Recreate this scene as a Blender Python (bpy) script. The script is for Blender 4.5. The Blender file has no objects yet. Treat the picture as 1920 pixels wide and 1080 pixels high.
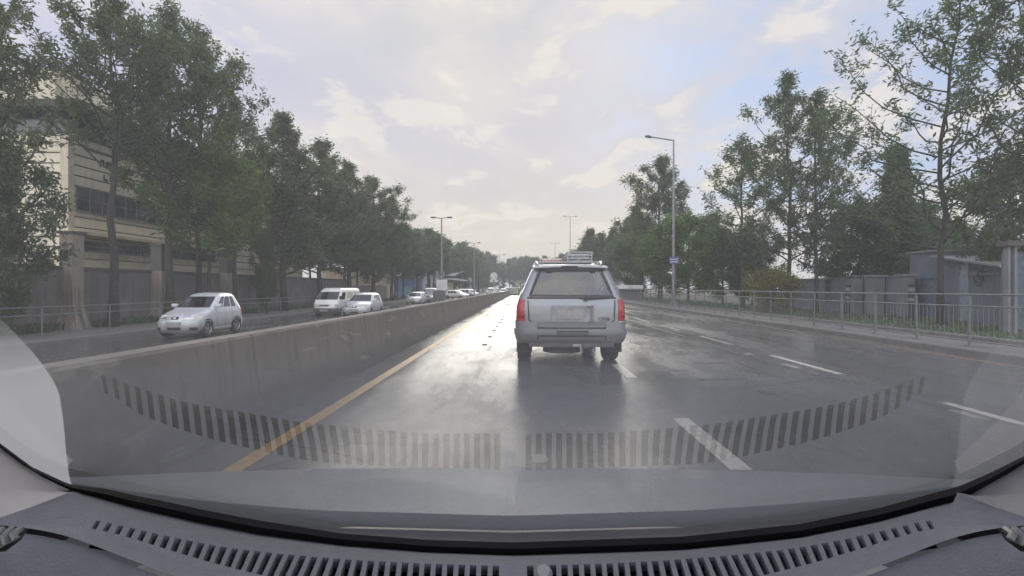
import bpy, bmesh, math, random
import numpy as np
from mathutils import Vector, Matrix
PI = math.pi
R = math.radians
SC = bpy.context.scene
COL = SC.collection
rnd = random.Random(11)

# ------------------------------------------------------------------ camera
H = 1.45
F = 960.0
YAW = math.atan(25 / 960)
cam = bpy.data.cameras.new('dashcam'); camo = bpy.data.objects.new('dashcam', cam); COL.objects.link(camo)
cam.lens = 18.0; cam.sensor_width = 36.0
cam.clip_start = 0.02; cam.clip_end = 6000
camo.location = (0, 0, H); camo.rotation_euler = (PI / 2, 0, YAW)
SC.camera = camo
RT = Vector((math.cos(YAW), math.sin(YAW), 0)); FW = Vector((-math.sin(YAW), math.cos(YAW), 0))

def ray(px, py):
    return RT * ((px - 960) / F) + FW + Vector((0, 0, -(py - 540) / F))
def at(px, py, Y):
    d = ray(px, py); s = Y / d.y
    return Vector((0, 0, H)) + d * s
def xat(px, Y):
    return at(px, 540, Y).x
def yfor(px, X):
    d = ray(px, 540); return d.y * X / d.x
def zat(py, X, Y):
    dd = Vector((X, Y, 0)).dot(FW); return H - (py - 540) / F * dd

# ------------------------------------------------------------------ object helpers
def link(o, parent=None):
    COL.objects.link(o)
    if parent is not None: o.parent = parent
    return o
def empty(name, loc=(0, 0, 0), rz=0.0):
    o = bpy.data.objects.new(name, None); o.location = loc; o.rotation_euler = (0, 0, rz); o.empty_display_size = .3
    return link(o)
def tag(o, label=None, cat=None, group=None, kind=None):
    if label: o['label'] = label
    if cat: o['category'] = cat
    if group: o['group'] = group
    if kind: o['kind'] = kind
    return o
def thing(name, label, cat, loc=(0, 0, 0), rz=0.0, group=None):
    return tag(empty(name, loc, rz), label, cat, group)

class MB:
    def __init__(s): s.v = []; s.f = []; s.m = []
    def add(s, vs, fs, mi=0):
        b = len(s.v); s.v += [tuple(v) for v in vs]
        for f in fs: s.f.append(tuple(i + b for i in f)); s.m.append(mi)
    def box(s, x0, x1, y0, y1, z0, z1, mi=0, M=None):
        vs = [Vector((x, y, z)) for z in (z0, z1) for y in (y0, y1) for x in (x0, x1)]
        if M is not None: vs = [M @ v for v in vs]
        s.add(vs, [(0, 2, 3, 1), (4, 5, 7, 6), (0, 1, 5, 4), (2, 6, 7, 3), (0, 4, 6, 2), (1, 3, 7, 5)], mi)
    def tube(s, pts, rad, n=6, mi=0, caps=True):
        pts = [Vector(p) for p in pts]; k = len(pts)
        rs = rad if isinstance(rad, (list, tuple)) else [rad] * k
        vs = []; u = None
        for i, p in enumerate(pts):
            t = (pts[min(i + 1, k - 1)] - pts[max(i - 1, 0)])
            if t.length < 1e-9: t = Vector((0, 0, 1))
            t.normalize()
            if u is None:
                u = t.orthogonal().normalized()
            else:
                u = (u - t * u.dot(t))
                u = u.normalized() if u.length > 1e-6 else t.orthogonal().normalized()
            w = t.cross(u)
            for j in range(n):
                a = 2 * PI * j / n
                vs.append(p + (u * math.cos(a) + w * math.sin(a)) * rs[i])
        fs = [(i * n + j, i * n + (j + 1) % n, (i + 1) * n + (j + 1) % n, (i + 1) * n + j) for i in range(k - 1) for j in range(n)]
        if caps: fs += [tuple(range(n - 1, -1, -1)), tuple((k - 1) * n + j for j in range(n))]
        s.add(vs, fs, mi)
    def lathe_x(s, prof, c, n=24, mi=0, sgn=1):
        # prof: (x offset, radius) revolved round the x axis through c
        vs = []; k = len(prof)
        for (x, r) in prof:
            for j in range(n):
                a = 2 * PI * j / n; vs.append((c[0] + sgn * x, c[1] + r * math.cos(a), c[2] + r * math.sin(a)))
        fs = [(i * n + j, i * n + (j + 1) % n, (i + 1) * n + (j + 1) % n, (i + 1) * n + j) for i in range(k - 1) for j in range(n)]
        s.add(vs, fs, mi)
    def grid(s, rows, mi=0):
        nr, nc = len(rows), len(rows[0]); vs = [v for r in rows for v in r]
        s.add(vs, [(i * nc + j, i * nc + j + 1, (i + 1) * nc + j + 1, (i + 1) * nc + j) for i in range(nr - 1) for j in range(nc - 1)], mi)
    def build(s, name, mats, parent=None, smooth=None, bevel=None, fix=True):
        me = bpy.data.meshes.new(name); me.from_pydata(s.v, [], s.f)
        mats = mats if isinstance(mats, (list, tuple)) else [mats]
        for m in mats: me.materials.append(m)
        if len(mats) > 1: me.polygons.foreach_set('material_index', s.m)
        if fix and len(s.f) < 60000:
            bm = bmesh.new(); bm.from_mesh(me); bmesh.ops.recalc_face_normals(bm, faces=bm.faces); bm.to_mesh(me); bm.free()
        if smooth is not None:
            me.polygons.foreach_set('use_smooth', [True] * len(me.polygons)); me.set_sharp_from_angle(angle=R(smooth))
        me.update()
        o = link(bpy.data.objects.new(name, me), parent)
        if bevel:
            b = o.modifiers.new('bevel', 'BEVEL'); b.width = bevel; b.segments = 2; b.limit_method = 'ANGLE'; b.angle_limit = R(40)
        return o

def copy_tree(o, parent=None):
    c = o.copy(); link(c)
    if parent is not None:
        c.parent = parent; c.matrix_parent_inverse = o.matrix_parent_inverse.copy()
    for ch in list(o.children): copy_tree(ch, c)
    return c

# ------------------------------------------------------------------ material helpers
def newmat(name):
    m = bpy.data.materials.new(name); m.use_nodes = True
    nt = m.node_tree; nt.nodes.clear()
    return m, nt
def nd(nt, t, **kw):
    n = nt.nodes.new(t)
    for k, v in kw.items():
        if k in n.inputs: n.inputs[k].default_value = v
        else: setattr(n, k, v)
    return n
def lk(nt, a, b): nt.links.new(a, b)
def ramp(nt, src, stops, interp='LINEAR'):
    r = nd(nt, 'ShaderNodeValToRGB'); r.color_ramp.interpolation = interp
    e = r.color_ramp.elements
    while len(e) < len(stops): e.new(.5)
    for i, (p, c) in enumerate(stops):
        e[i].position = p; e[i].color = c if len(c) == 4 else (*c, 1)
    if src is not None: lk(nt, src, r.inputs[0])
    return r.outputs[0]
def math_(nt, op, a, b=None, c=None, clamp=False):
    n = nd(nt, 'ShaderNodeMath', operation=op); n.use_clamp = clamp
    for i, v in enumerate((a, b, c)):
        if v is None: continue
        if isinstance(v, (int, float)): n.inputs[i].default_value = v
        else: lk(nt, v, n.inputs[i])
    return n.outputs[0]
def mixc(nt, fac, a, b, mode='MIX'):
    n = nd(nt, 'ShaderNodeMix', data_type='RGBA', blend_type=mode)
    for i, v in ((0, fac), (6, a), (7, b)):
        if isinstance(v, (int, float)): n.inputs[i].default_value = v
        elif isinstance(v, (tuple, list)): n.inputs[i].default_value = v if len(v) == 4 else (*v, 1)
        else: lk(nt, v, n.inputs[i])
    return n.outputs[2]
def sstep(nt, x, lo, hi):
    n = nd(nt, 'ShaderNodeMapRange', interpolation_type='SMOOTHSTEP'); lk(nt, x, n.inputs[0])
    n.inputs[1].default_value = lo; n.inputs[2].default_value = hi; n.inputs[3].default_value = 0; n.inputs[4].default_value = 1
    return n.outputs[0]
def noise(nt, vec, scale, detail=4, rough=.55, dist=0.0):
    n = nd(nt, 'ShaderNodeTexNoise'); n.inputs['Scale'].default_value = scale; n.inputs['Detail'].default_value = detail
    n.inputs['Roughness'].default_value = rough; n.inputs['Distortion'].default_value = dist
    if vec is not None: lk(nt, vec, n.inputs['Vector'])
    return n.outputs['Fac']
def mapping(nt, vec, scale=(1, 1, 1), loc=(0, 0, 0), rot=(0, 0, 0)):
    n = nd(nt, 'ShaderNodeMapping'); n.inputs['Scale'].default_value = scale; n.inputs['Location'].default_value = loc; n.inputs['Rotation'].default_value = rot
    lk(nt, vec, n.inputs['Vector']); return n.outputs[0]
def coord(nt, which='Object'):
    return nd(nt, 'ShaderNodeTexCoord').outputs[which]
def finish(nt, sh):
    o = nd(nt, 'ShaderNodeOutputMaterial'); lk(nt, sh, o.inputs[0])
def bump(nt, h, strength=.3, dist=.02):
    b = nd(nt, 'ShaderNodeBump'); b.inputs['Strength'].default_value = strength; b.inputs['Distance'].default_value = dist
    lk(nt, h, b.inputs['Height']); return b.outputs[0]

def simple(name, col, rough=.6, metal=0.0, var=.25, scale=6.0, bumpk=0.0, spec=.5, coat=0.0):
    """plain surface with a little uneven wear in colour and gloss"""
    m, nt = newmat(name)
    p = nd(nt, 'ShaderNodeBsdfPrincipled')
    co = coord(nt)
    n1 = noise(nt, co, scale, 5, .6)
    lo = tuple(c * (1 - var) for c in col); hi = tuple(min(1, c * (1 + var)) for c in col)
    lk(nt, ramp(nt, n1, [(.3, lo), (.7, hi)]), p.inputs['Base Color'])
    n2 = noise(nt, co, scale * 2.3, 3, .6)
    lk(nt, math_(nt, 'ADD', math_(nt, 'MULTIPLY', n2, .25), max(0.0, rough - .125)), p.inputs['Roughness'])
    p.inputs['Metallic'].default_value = metal; p.inputs['Specular IOR Level'].default_value = spec
    p.inputs['Coat Weight'].default_value = coat; p.inputs['Coat Roughness'].default_value = .08
    if bumpk: lk(nt, bump(nt, noise(nt, co, scale * 6, 5, .65), bumpk, .02), p.inputs['Normal'])
    finish(nt, p.outputs[0]); return m

def paint(name, col, dirt=(.16, .145, .12), metal=.35):
    """car paint: clear coat, road film rising from the sills; dark lining on the inside of the shell"""
    m, nt = newmat(name)
    p = nd(nt, 'ShaderNodeBsdfPrincipled'); co = coord(nt)
    sep = nd(nt, 'ShaderNodeSeparateXYZ'); lk(nt, co, sep.inputs[0])
    n = noise(nt, co, 3.5, 6, .65)
    d = sstep(nt, math_(nt, 'ADD', sep.outputs[2], math_(nt, 'MULTIPLY', n, -.55)), .55, -.05)
    d = math_(nt, 'MULTIPLY', d, .75)
    c = mixc(nt, d, (*col, 1), (*dirt, 1))
    geo = nd(nt, 'ShaderNodeNewGeometry')
    c = mixc(nt, geo.outputs['Backfacing'], c, (.03, .03, .03, 1))
    lk(nt, c, p.inputs['Base Color'])
    p.inputs['Metallic'].default_value = metal
    lk(nt, math_(nt, 'ADD', math_(nt, 'MULTIPLY', d, .35), .33), p.inputs['Roughness'])
    p.inputs['Coat Weight'].default_value = .5; p.inputs['Coat Roughness'].default_value = .12
    finish(nt, p.outputs[0]); return m

def glassmat(name, tint=(.55, .6, .6), refl=.18, opaque=0.0):
    m, nt = newmat(name)
    t = nd(nt, 'ShaderNodeBsdfTransparent'); t.inputs[0].default_value = (*tint, 1)
    g = nd(nt, 'ShaderNodeBsdfGlossy'); g.inputs['Roughness'].default_value = .06; g.inputs[0].default_value = (.95, .97, 1, 1)
    lw = nd(nt, 'ShaderNodeLayerWeight'); lw.inputs[0].default_value = .35
    f = math_(nt, 'ADD', math_(nt, 'MULTIPLY', lw.outputs['Fresnel'], .8), refl, clamp=True)
    x = nd(nt, 'ShaderNodeMixShader'); lk(nt, f, x.inputs[0]); lk(nt, t.outputs[0], x.inputs[1]); lk(nt, g.outputs[0], x.inputs[2])
    sh = x.outputs[0]
    if opaque > 0:
        df = nd(nt, 'ShaderNodeBsdfDiffuse'); df.inputs[0].default_value = (.02, .022, .024, 1)
        y = nd(nt, 'ShaderNodeMixShader'); y.inputs[0].default_value = opaque
        x2 = nd(nt, 'ShaderNodeMixShader'); lk(nt, f, x2.inputs[0]); lk(nt, df.outputs[0], x2.inputs[1]); lk(nt, g.outputs[0], x2.inputs[2])
        lk(nt, sh, y.inputs[1]); lk(nt, x2.outputs[0], y.inputs[2]); sh = y.outputs[0]
    finish(nt, sh); return m

M = {}
M['silver'] = paint('silver_paint', (.235, .25, .27))
M['silver2'] = paint('silver_blue_paint', (.56, .58, .63), metal=.25)
M['white'] = paint('white_paint', (.74, .74, .71), metal=0)
M['cream_car'] = paint('pale_beige_paint', (.5, .47, .38), metal=0)
M['redpaint'] = simple('red_paint', (.45, .06, .05), .45)
M['black'] = simple('black_plastic', (.018, .018, .019), .55, var=.3)
M['rubber'] = simple('tyre_rubber', (.022, .021, .02), .8, var=.35, scale=12)
M['alloy'] = simple('wheel_alloy', (.42, .42, .43), .35, .7)
M['chrome'] = simple('chrome_trim', (.7, .7, .72), .18, .9)
M['greyplastic'] = simple('grey_plastic', (.10, .102, .105), .5)
M['red_lens'] = simple('red_lens', (.36, .02, .025), .18, var=.35, scale=25, coat=.6)
M['clear_lens'] = simple('clear_lens', (.5, .5, .46), .15, .2, coat=.6)
M['amber_lens'] = simple('amber_lens', (.5, .2, .03), .2)
M['plate'] = simple('plain_plate', (.27, .27, .265), .5)
M['carglass'] = glassmat('car_glass', (.28, .345, .34), .07)
M['darkglass'] = glassmat('dark_car_glass', (.3, .33, .34), .2, .7)
M['mirror'] = simple('mirror_glass', (.35, .38, .36), .08, .9)
M['metal'] = simple('galvanised_steel', (.33, .34, .35), .5, .5, scale=9)
M['railpaint'] = simple('weathered_rail_paint', (.145, .155, .16), .55, .2, scale=5)
M['lamp_pole'] = simple('lamp_post_steel', (.26, .265, .265), .5, .3)
M['seat'] = simple('seat_fabric', (.035, .035, .038), .9)
M['paper'] = simple('pale_sheet', (.6, .6, .58), .8)

def concrete(name, col, streak=.5, stain=(.10, .09, .075), joint=0):
    m, nt = newmat(name); p = nd(nt, 'ShaderNodeBsdfPrincipled'); co = coord(nt)
    n1 = noise(nt, co, .9, 7, .65); n2 = noise(nt, mapping(nt, co, (2.2, 2.2, .18)), 2.0, 6, .65)
    base = ramp(nt, n1, [(.3, tuple(c * .7 for c in col)), (.7, tuple(c * 1.2 for c in col))])
    c = mixc(nt, math_(nt, 'MULTIPLY', sstep(nt, n2, .48, .72), streak), base, (*stain, 1))
    g = noise(nt, co, 38, 4, .7)
    c = mixc(nt, .35, c, ramp(nt, g, [(.3, (.35, .35, .35)), (.7, (.75, .75, .75))]), 'OVERLAY')
    if joint:
        sp = nd(nt, 'ShaderNodeSeparateXYZ'); lk(nt, co, sp.inputs[0])
        fr = math_(nt, 'FRACT', math_(nt, 'DIVIDE', math_(nt, 'ADD', sp.outputs[1], 100.3), joint))
        jn = sstep(nt, math_(nt, 'ABSOLUTE', math_(nt, 'SUBTRACT', fr, .5)), .010, .005)
        base_dirt = math_(nt, 'MULTIPLY', sstep(nt, math_(nt, 'ADD', sp.outputs[2], math_(nt, 'MULTIPLY', n1, -.5)), .16, -.10), .7)
        c = mixc(nt, base_dirt, c, (.045, .042, .038, 1))
        c = mixc(nt, math_(nt, 'MULTIPLY', sstep(nt, noise(nt, mapping(nt, co, (1, .5, 2.5)), 1.7, 6, .7, .5), .58, .66), .5), c, (.25, .24, .21, 1))
        c = mixc(nt, math_(nt, 'MULTIPLY', jn, .4), c, (.03, .028, .025, 1))
    lk(nt, c, p.inputs['Base Color']); p.inputs['Roughness'].default_value = .78
    lk(nt, bump(nt, noise(nt, co, 30, 6, .7), .35, .02), p.inputs['Normal'])
    finish(nt, p.outputs[0]); return m
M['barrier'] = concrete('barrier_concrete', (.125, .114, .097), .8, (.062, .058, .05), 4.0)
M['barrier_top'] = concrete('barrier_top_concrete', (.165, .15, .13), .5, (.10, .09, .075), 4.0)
M['pillar'] = concrete('pillar_plaster', (.24, .215, .18), .6, (.06, .055, .05))
M['pillar_dark'] = concrete('pillar_dark_render', (.085, .08, .075), .4, (.04, .04, .04))
M['wall'] = concrete('boundary_wall_render', (.125, .12, .115), .7, (.06, .058, .056))
M['kerb'] = concrete('kerb_concrete', (.155, .152, .142), .6, (.09, .085, .075))
M['paving'] = concrete('pavement_concrete', (.15, .147, .138), .3, (.11, .10, .09))
M['bluewall'] = concrete('blue_grey_wall_paint', (.155, .18, .215), .35, (.12, .13, .14))
M['whitepost'] = concrete('whitewashed_post', (.185, .19, .195), .55, (.2, .19, .17))
M['shopwall'] = concrete('shop_plaster', (.50, .43, .32), .3, (.3, .25, .18))
M['shopwhite'] = concrete('shop_white_render', (.62, .62, .60), .3, (.35, .33, .3))
M['shopblue'] = simple('blue_shop_paint', (.08, .14, .34), .6)
M['teal'] = simple('teal_shop_paint', (.10, .30, .33), .6)

def corrugated(name, col):
    m, nt = newmat(name); p = nd(nt, 'ShaderNodeBsdfPrincipled'); co = coord(nt)
    w = nd(nt, 'ShaderNodeTexWave', wave_type='BANDS', bands_direction='Y'); w.inputs['Scale'].default_value = 4.0; lk(nt, co, w.inputs[0])
    n = noise(nt, co, 1.1, 6, .65)
    c = ramp(nt, n, [(.35, tuple(k * .75 for k in col)), (.7, tuple(k * 1.2 for k in col))])
    rust = sstep(nt, noise(nt, mapping(nt, co, (1, 1, .3)), 1.7, 7, .7), .62, .74)
    c = mixc(nt, math_(nt, 'MULTIPLY', rust, .5), c, (.13, .085, .055, 1))
    lk(nt, c, p.inputs['Base Color']); p.inputs['Roughness'].default_value = .5; p.inputs['Metallic'].default_value = .15
    lk(nt, bump(nt, w.outputs['Fac'], .5, .03), p.inputs['Normal']); finish(nt, p.outputs[0]); return m
M['sheet'] = corrugated('blue_grey_sheet', (.18, .205, .245))

def asphalt(name, base=.05, wet=1.0):
    m, nt = newmat(name); p = nd(nt, 'ShaderNodeBsdfPrincipled'); co = coord(nt)
    big = noise(nt, mapping(nt, co, (.55, .10, 1)), .9, 6, .62, .4)      # worn bands run along the lanes
    mid = noise(nt, mapping(nt, co, (1.1, .45, 1)), 1.6, 7, .65)
    fine = noise(nt, co, 55, 4, .7)
    c = ramp(nt, mid, [(.3, (base * .72, base * .72, base * .74)), (.7, (base * 1.35, base * 1.32, base * 1.27))])
    c = mixc(nt, .5, c, ramp(nt, fine, [(.3, (.3, .3, .3)), (.7, (.75, .75, .75))]), 'OVERLAY')
    vor = nd(nt, 'ShaderNodeTexVoronoi', feature='DISTANCE_TO_EDGE'); vor.inputs['Scale'].default_value = .33
    lk(nt, mixc(nt, .12, co, nd(nt, 'ShaderNodeTexNoise').outputs['Color'], 'ADD'), vor.inputs['Vector'])
    crack = sstep(nt, vor.outputs['Distance'], .010, .002)
    c = mixc(nt, math_(nt, 'MULTIPLY', crack, .55), c, (.014, .014, .014, 1))
    c = mixc(nt, math_(nt, 'MULTIPLY', sstep(nt, noise(nt, mapping(nt, co, (1.6, .22, 1), (4, 2, 0)), 1.2, 6, .7, .6), .54, .66), .5), c, (base * .42, base * .42, base * .44, 1))
    lk(nt, c, p.inputs['Base Color'])
    w = math_(nt, 'ADD', math_(nt, 'MULTIPLY', big, .65), math_(nt, 'MULTIPLY', mid, .35))
    ro = ramp(nt, w, [(.38, (.50 - .06 * wet,) * 3), (.46, (.28,) * 3), (.56, (.15,) * 3)])
    lk(nt, ro, p.inputs['Roughness'])
    p.inputs['IOR'].default_value = 1.55
    p.inputs['Specular IOR Level'].default_value = .5
    h = math_(nt, 'ADD', math_(nt, 'MULTIPLY', fine, .4), math_(nt, 'MULTIPLY', noise(nt, mapping(nt, co, (1, .5, 1)), 5, 4, .6), .7))
    b = nd(nt, 'ShaderNodeBump'); b.inputs['Strength'].default_value = .15; b.inputs['Distance'].default_value = .012
    lk(nt, h, b.inputs['Height']); lk(nt, b.outputs[0], p.inputs['Normal'])
    finish(nt, p.outputs[0]); return m
M['tar'] = simple('tar_seal', (.018, .018, .019), .5, var=.4)
M['asphalt'] = asphalt('wet_asphalt', .105)
M['asphalt2'] = asphalt('damp_asphalt', .085, .6)

def linepaint(name, col, keep=.5):
    m, nt = newmat(name); co = coord(nt)
    p = nd(nt, 'ShaderNodeBsdfPrincipled')
    n = noise(nt, co, 9, 7, .7); n2 = noise(nt, co, 1.3, 4, .6)
    k = sstep(nt, math_(nt, 'ADD', math_(nt, 'MULTIPLY', n, .7), math_(nt, 'MULTIPLY', n2, .3)), keep - .1, keep + .06)
    lk(nt, mixc(nt, k, (.085, .08, .072, 1), (*col, 1)), p.inputs['Base Color'])
    p.inputs['Roughness'].default_value = .38
    finish(nt, p.outputs[0]); return m
M['line_white'] = linepaint('white_road_paint', (.60, .58, .52), .45)
M['line_worn'] = linepaint('worn_road_paint', (.40, .39, .35), .52)
M['line_ghost'] = linepaint('ghost_road_paint', (.16, .155, .13), .56)
M['line_yellow'] = linepaint('yellow_road_paint', (.50, .29, .08), .46)
M['line_yellow_worn'] = linepaint('worn_yellow_road_paint', (.33, .19, .09), .52)

def soil():
    m, nt = newmat('verge_soil'); p = nd(nt, 'ShaderNodeBsdfPrincipled'); co = coord(nt)
    a = noise(nt, co, .35, 6, .65); b = noise(nt, co, 6, 6, .7)
    c = mixc(nt, sstep(nt, a, .42, .6), (.085, .072, .055, 1), (.045, .06, .026, 1))
    c = mixc(nt, .6, c, ramp(nt, b, [(.3, (.3, .3, .3)), (.7, (.75, .75, .75))]), 'OVERLAY')
    lk(nt, c, p.inputs['Base Color']); p.inputs['Roughness'].default_value = .85
    lk(nt, bump(nt, b, .6, .06), p.inputs['Normal']); finish(nt, p.outputs[0]); return m
M['soil'] = soil()

def leafmat(name, a, b, c2):
    m, nt = newmat(name)
    geo = nd(nt, 'ShaderNodeNewGeometry'); oi = nd(nt, 'ShaderNodeObjectInfo')
    co = coord(nt)
    k = math_(nt, 'ADD', math_(nt, 'MULTIPLY', geo.outputs['Random Per Island'], .45), math_(nt, 'MULTIPLY', noise(nt, co, .45, 3, .6), .55))
    c = ramp(nt, k, [(.25, a), (.5, b), (.75, c2)])
    hs = nd(nt, 'ShaderNodeHueSaturation'); lk(nt, c, hs.inputs['Color'])
    lk(nt, math_(nt, 'ADD', math_(nt, 'MULTIPLY', oi.outputs['Random'], .06), .47), hs.inputs['Hue'])
    lk(nt, math_(nt, 'ADD', math_(nt, 'MULTIPLY', oi.outputs['Random'], .35), .82), hs.inputs['Value'])
    d = nd(nt, 'ShaderNodeBsdfPrincipled'); lk(nt, hs.outputs[0], d.inputs['Base Color']); d.inputs['Roughness'].default_value = .45
    t = nd(nt, 'ShaderNodeBsdfTranslucent'); lk(nt, mixc(nt, .5, hs.outputs[0], (.14, .20, .05, 1)), t.inputs[0])
    x = nd(nt, 'ShaderNodeMixShader'); x.inputs[0].default_value = .55
    lk(nt, d.outputs[0], x.inputs[1]); lk(nt, t.outputs[0], x.inputs[2]); finish(nt, x.outputs[0]); return m
M['leaf'] = leafmat('dark_leaves', (.062, .100, .060), (.100, .148, .082), (.148, .200, .11))
M['leaf_brown'] = leafmat('browned_leaves', (.078, .094, .062), (.118, .134, .086), (.165, .180, .115))
M['leaf_bright'] = leafmat('bright_leaves', (.065, .13, .032), (.11, .20, .05), (.17, .28, .08))
M['leaf_yellow'] = leafmat('yellow_green_leaves', (.10, .12, .03), (.22, .21, .05), (.36, .32, .07))
M['bark'] = simple('tree_bark', (.042, .039, .035), .9, var=.5, scale=7, bumpk=.6)

# ------------------------------------------------------------------ sky and sun
SUN_EL, SUN_AZ = R(24), R(-3)     # azimuth measured to the right of +Y
w = bpy.data.worlds.new('World'); SC.world = w; w.use_nodes = True
nt = w.node_tree; nt.nodes.clear()
sky = nd(nt, 'ShaderNodeTexSky'); sky.sky_type = 'NISHITA'; sky.sun_disc = False
sky.sun_elevation = SUN_EL; sky.sun_rotation = SUN_AZ; sky.dust_density = 2.0; sky.air_density = 1.2
g = coord(nt, 'Generated')
sep = nd(nt, 'ShaderNodeSeparateXYZ'); lk(nt, g, sep.inputs[0])
zz = math_(nt, 'ADD', math_(nt, 'MAXIMUM', sep.outputs[2], 0.0), .16)
cmb = nd(nt, 'ShaderNodeCombineXYZ')
lk(nt, math_(nt, 'DIVIDE', sep.outputs[0], zz), cmb.inputs[0]); lk(nt, math_(nt, 'DIVIDE', sep.outputs[1], zz), cmb.inputs[1])
cl = cmb.outputs[0]
n1 = noise(nt, mapping(nt, cl, (.9, .62, 1), (3.3, 1.7, 0), (0, 0, .35)), 1.0, 7, .56, .5)
n2 = noise(nt, mapping(nt, cl, (2.1, 1.7, 1), (7.1, 4.3, 0), (0, 0, .2)), 1.3, 8, .60, .25)
n3 = noise(nt, mapping(nt, cl, (1, 1, 1), (1.2, 9.3, 0)), .55, 5, .5, .2)
def dotdir(v):
    v = Vector(v).normalized(); d = nd(nt, 'ShaderNodeVectorMath', operation='DOT_PRODUCT'); nn = nd(nt, 'ShaderNodeVectorMath', operation='NORMALIZE')
    lk(nt, g, nn.inputs[0]); lk(nt, nn.outputs[0], d.inputs[0]); d.inputs[1].default_value = v; return d.outputs['Value']
sund = (math.sin(SUN_AZ + .14) * math.cos(SUN_EL * .65), math.cos(SUN_AZ) * math.cos(SUN_EL * .65), math.sin(SUN_EL * .65))
glow = sstep(nt, dotdir(sund), .72, 1.0)
# cloud sheet: grey-lilac body, cream where the sun thins it
body = ramp(nt, n1, [(.33, (2.75, 2.9, 3.8)), (.48, (3.2, 3.25, 4.05)), (.60, (4.1, 3.9, 4.0))])
low = sstep(nt, sep.outputs[2], .30, .02)
warm = mixc(nt, n2, (3.7, 3.4, 3.15, 1), (4.7, 4.15, 3.4, 1))
body = mixc(nt, math_(nt, 'MULTIPLY', math_(nt, 'ADD', math_(nt, 'MULTIPLY', low, .62), math_(nt, 'MULTIPLY', glow, .48)), 1.0, clamp=True), body, warm)
edge = sstep(nt, n2, .53, .60)
body = mixc(nt, math_(nt, 'MULTIPLY', edge, .5), body, (4.9, 4.5, 4.0, 1))
dk = math_(nt, 'MULTIPLY', sstep(nt, n3, .50, .66), math_(nt, 'MULTIPLY', sstep(nt, n2, .60, .36), .45))
body = mixc(nt, dk, body, (2.55, 2.8, 3.3, 1))
blue = math_(nt, 'MULTIPLY', sstep(nt, dotdir((.62, .74, .42)), .80, .97), sstep(nt, n2, .62, .36))
skyc = mixc(nt, 1.0, sky.outputs[0], (.5, .5, .5, 1), 'MULTIPLY')
bluecol = mixc(nt, .85, skyc, (2.6, 3.15, 4.5, 1))
fin = mixc(nt, blue, body, bluecol)
# added fill: unseen sky behind the lens brightened to light surfaces facing it
fin = mixc(nt, sstep(nt, sep.outputs[1], .05, -.6), fin, mixc(nt, 1.0, fin, (2.6, 2.6, 2.5, 1), 'MULTIPLY'))
bg = nd(nt, 'ShaderNodeBackground'); bg.inputs[1].default_value = .1; lk(nt, fin, bg.inputs[0])
wo = nd(nt, 'ShaderNodeOutputWorld'); lk(nt, bg.outputs[0], wo.inputs[0])
sl = bpy.data.lights.new('sun', 'SUN'); sl.energy = .7; sl.angle = R(38); sl.color = (1, .93, .82)
so = bpy.data.objects.new('sun', sl); COL.objects.link(so)
sv = Vector((math.sin(SUN_AZ) * math.cos(SUN_EL), math.cos(SUN_AZ) * math.cos(SUN_EL), math.sin(SUN_EL)))
so.rotation_euler = sv.to_track_quat('Z', 'Y').to_euler(); so.location = (0, 60, 60)
SC.view_settings.view_transform = 'Standard'; SC.view_settings.look = 'None'; SC.view_settings.exposure = 1.1; SC.view_settings.gamma = 1
SC.cycles.use_denoising = True
SC.cycles.max_bounces = 8; SC.cycles.diffuse_bounces = 3; SC.cycles.glossy_bounces = 4; SC.cycles.transparent_max_bounces = 24
SC.cycles.volume_bounces = 1; SC.cycles.caustics_reflective = False; SC.cycles.caustics_refractive = False

# ------------------------------------------------------------------ ground and roads
def zl(X):                       # opposite carriageway falls away to the left
    return -.15 - .03 * (-X - 4)
def sheet(name, xs, ys, zf, mat, kind='structure'):
    b = MB(); b.grid([[(x, y, zf(x, y)) for x in xs] for y in ys]); o = b.build(name, mat, smooth=60)
    return tag(o, kind=kind)
def lin(a, b, n): return [a + (b - a) * i / n for i in range(n + 1)]
def gz(x, y):
    if x < -17.2: return -.56
    if x < -3.4: return zl(x) - .05
    if x < 9.5: return -.06
    return .05
sheet('ground', [-900, -300, -100, -60, -30, -17.2, -16.9, -12, -8, -3.6, -3.2, 9.4, 9.7, 14, 30, 80, 300, 900],
      [-60, -20, 0, 20, 50, 100, 200, 400, 900, 2500], gz, M['soil'])
sheet('road', [-3.2, -2, 0, 2, 4, 6, 8, 9.45], lin(-12, 20, 8) + lin(40, 330, 10), lambda x, y: 0.0, M['asphalt'])
sheet('opposite_road', [-16.6, -14, -11, -9], lin(-12, 20, 8) + lin(40, 330, 10), lambda x, y: zl(x), M['asphalt2'])
b = MB(); b.box(-9.2, -9.0, 34, 330, -.45, -.02); tag(b.build('median_kerb', M['kerb'], bevel=.03), kind='structure')
sheet('median_island', [-9.0, -6, -3.62], [-12, 10, 34, 80, 330], lambda x, y: -.06, M['paving'])
sheet('left_pavement', [-20.6, -17.0], [-12, 20, 60, 330], lambda x, y: -.40, M['paving'])
b = MB(); b.box(-17.0, -16.7, -12, 330, -.75, -.385); tag(b.build('left_kerb', M['kerb'], bevel=.03), kind='structure')
b = MB(); b.box(9.45, 9.72, -12, 330, -.1, .15); tag(b.build('right_kerb', M['kerb'], bevel=.03), kind='structure')
sheet('right_pavement', [9.72, 11.3], [-12, 10, 40, 330], lambda x, y: .14, M['paving'])
b = MB(); b.box(11.3, 11.5, -12, 330, -.1, .24); tag(b.build('pavement_edge_kerb', M['kerb'], bevel=.03), kind='structure')

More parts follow.
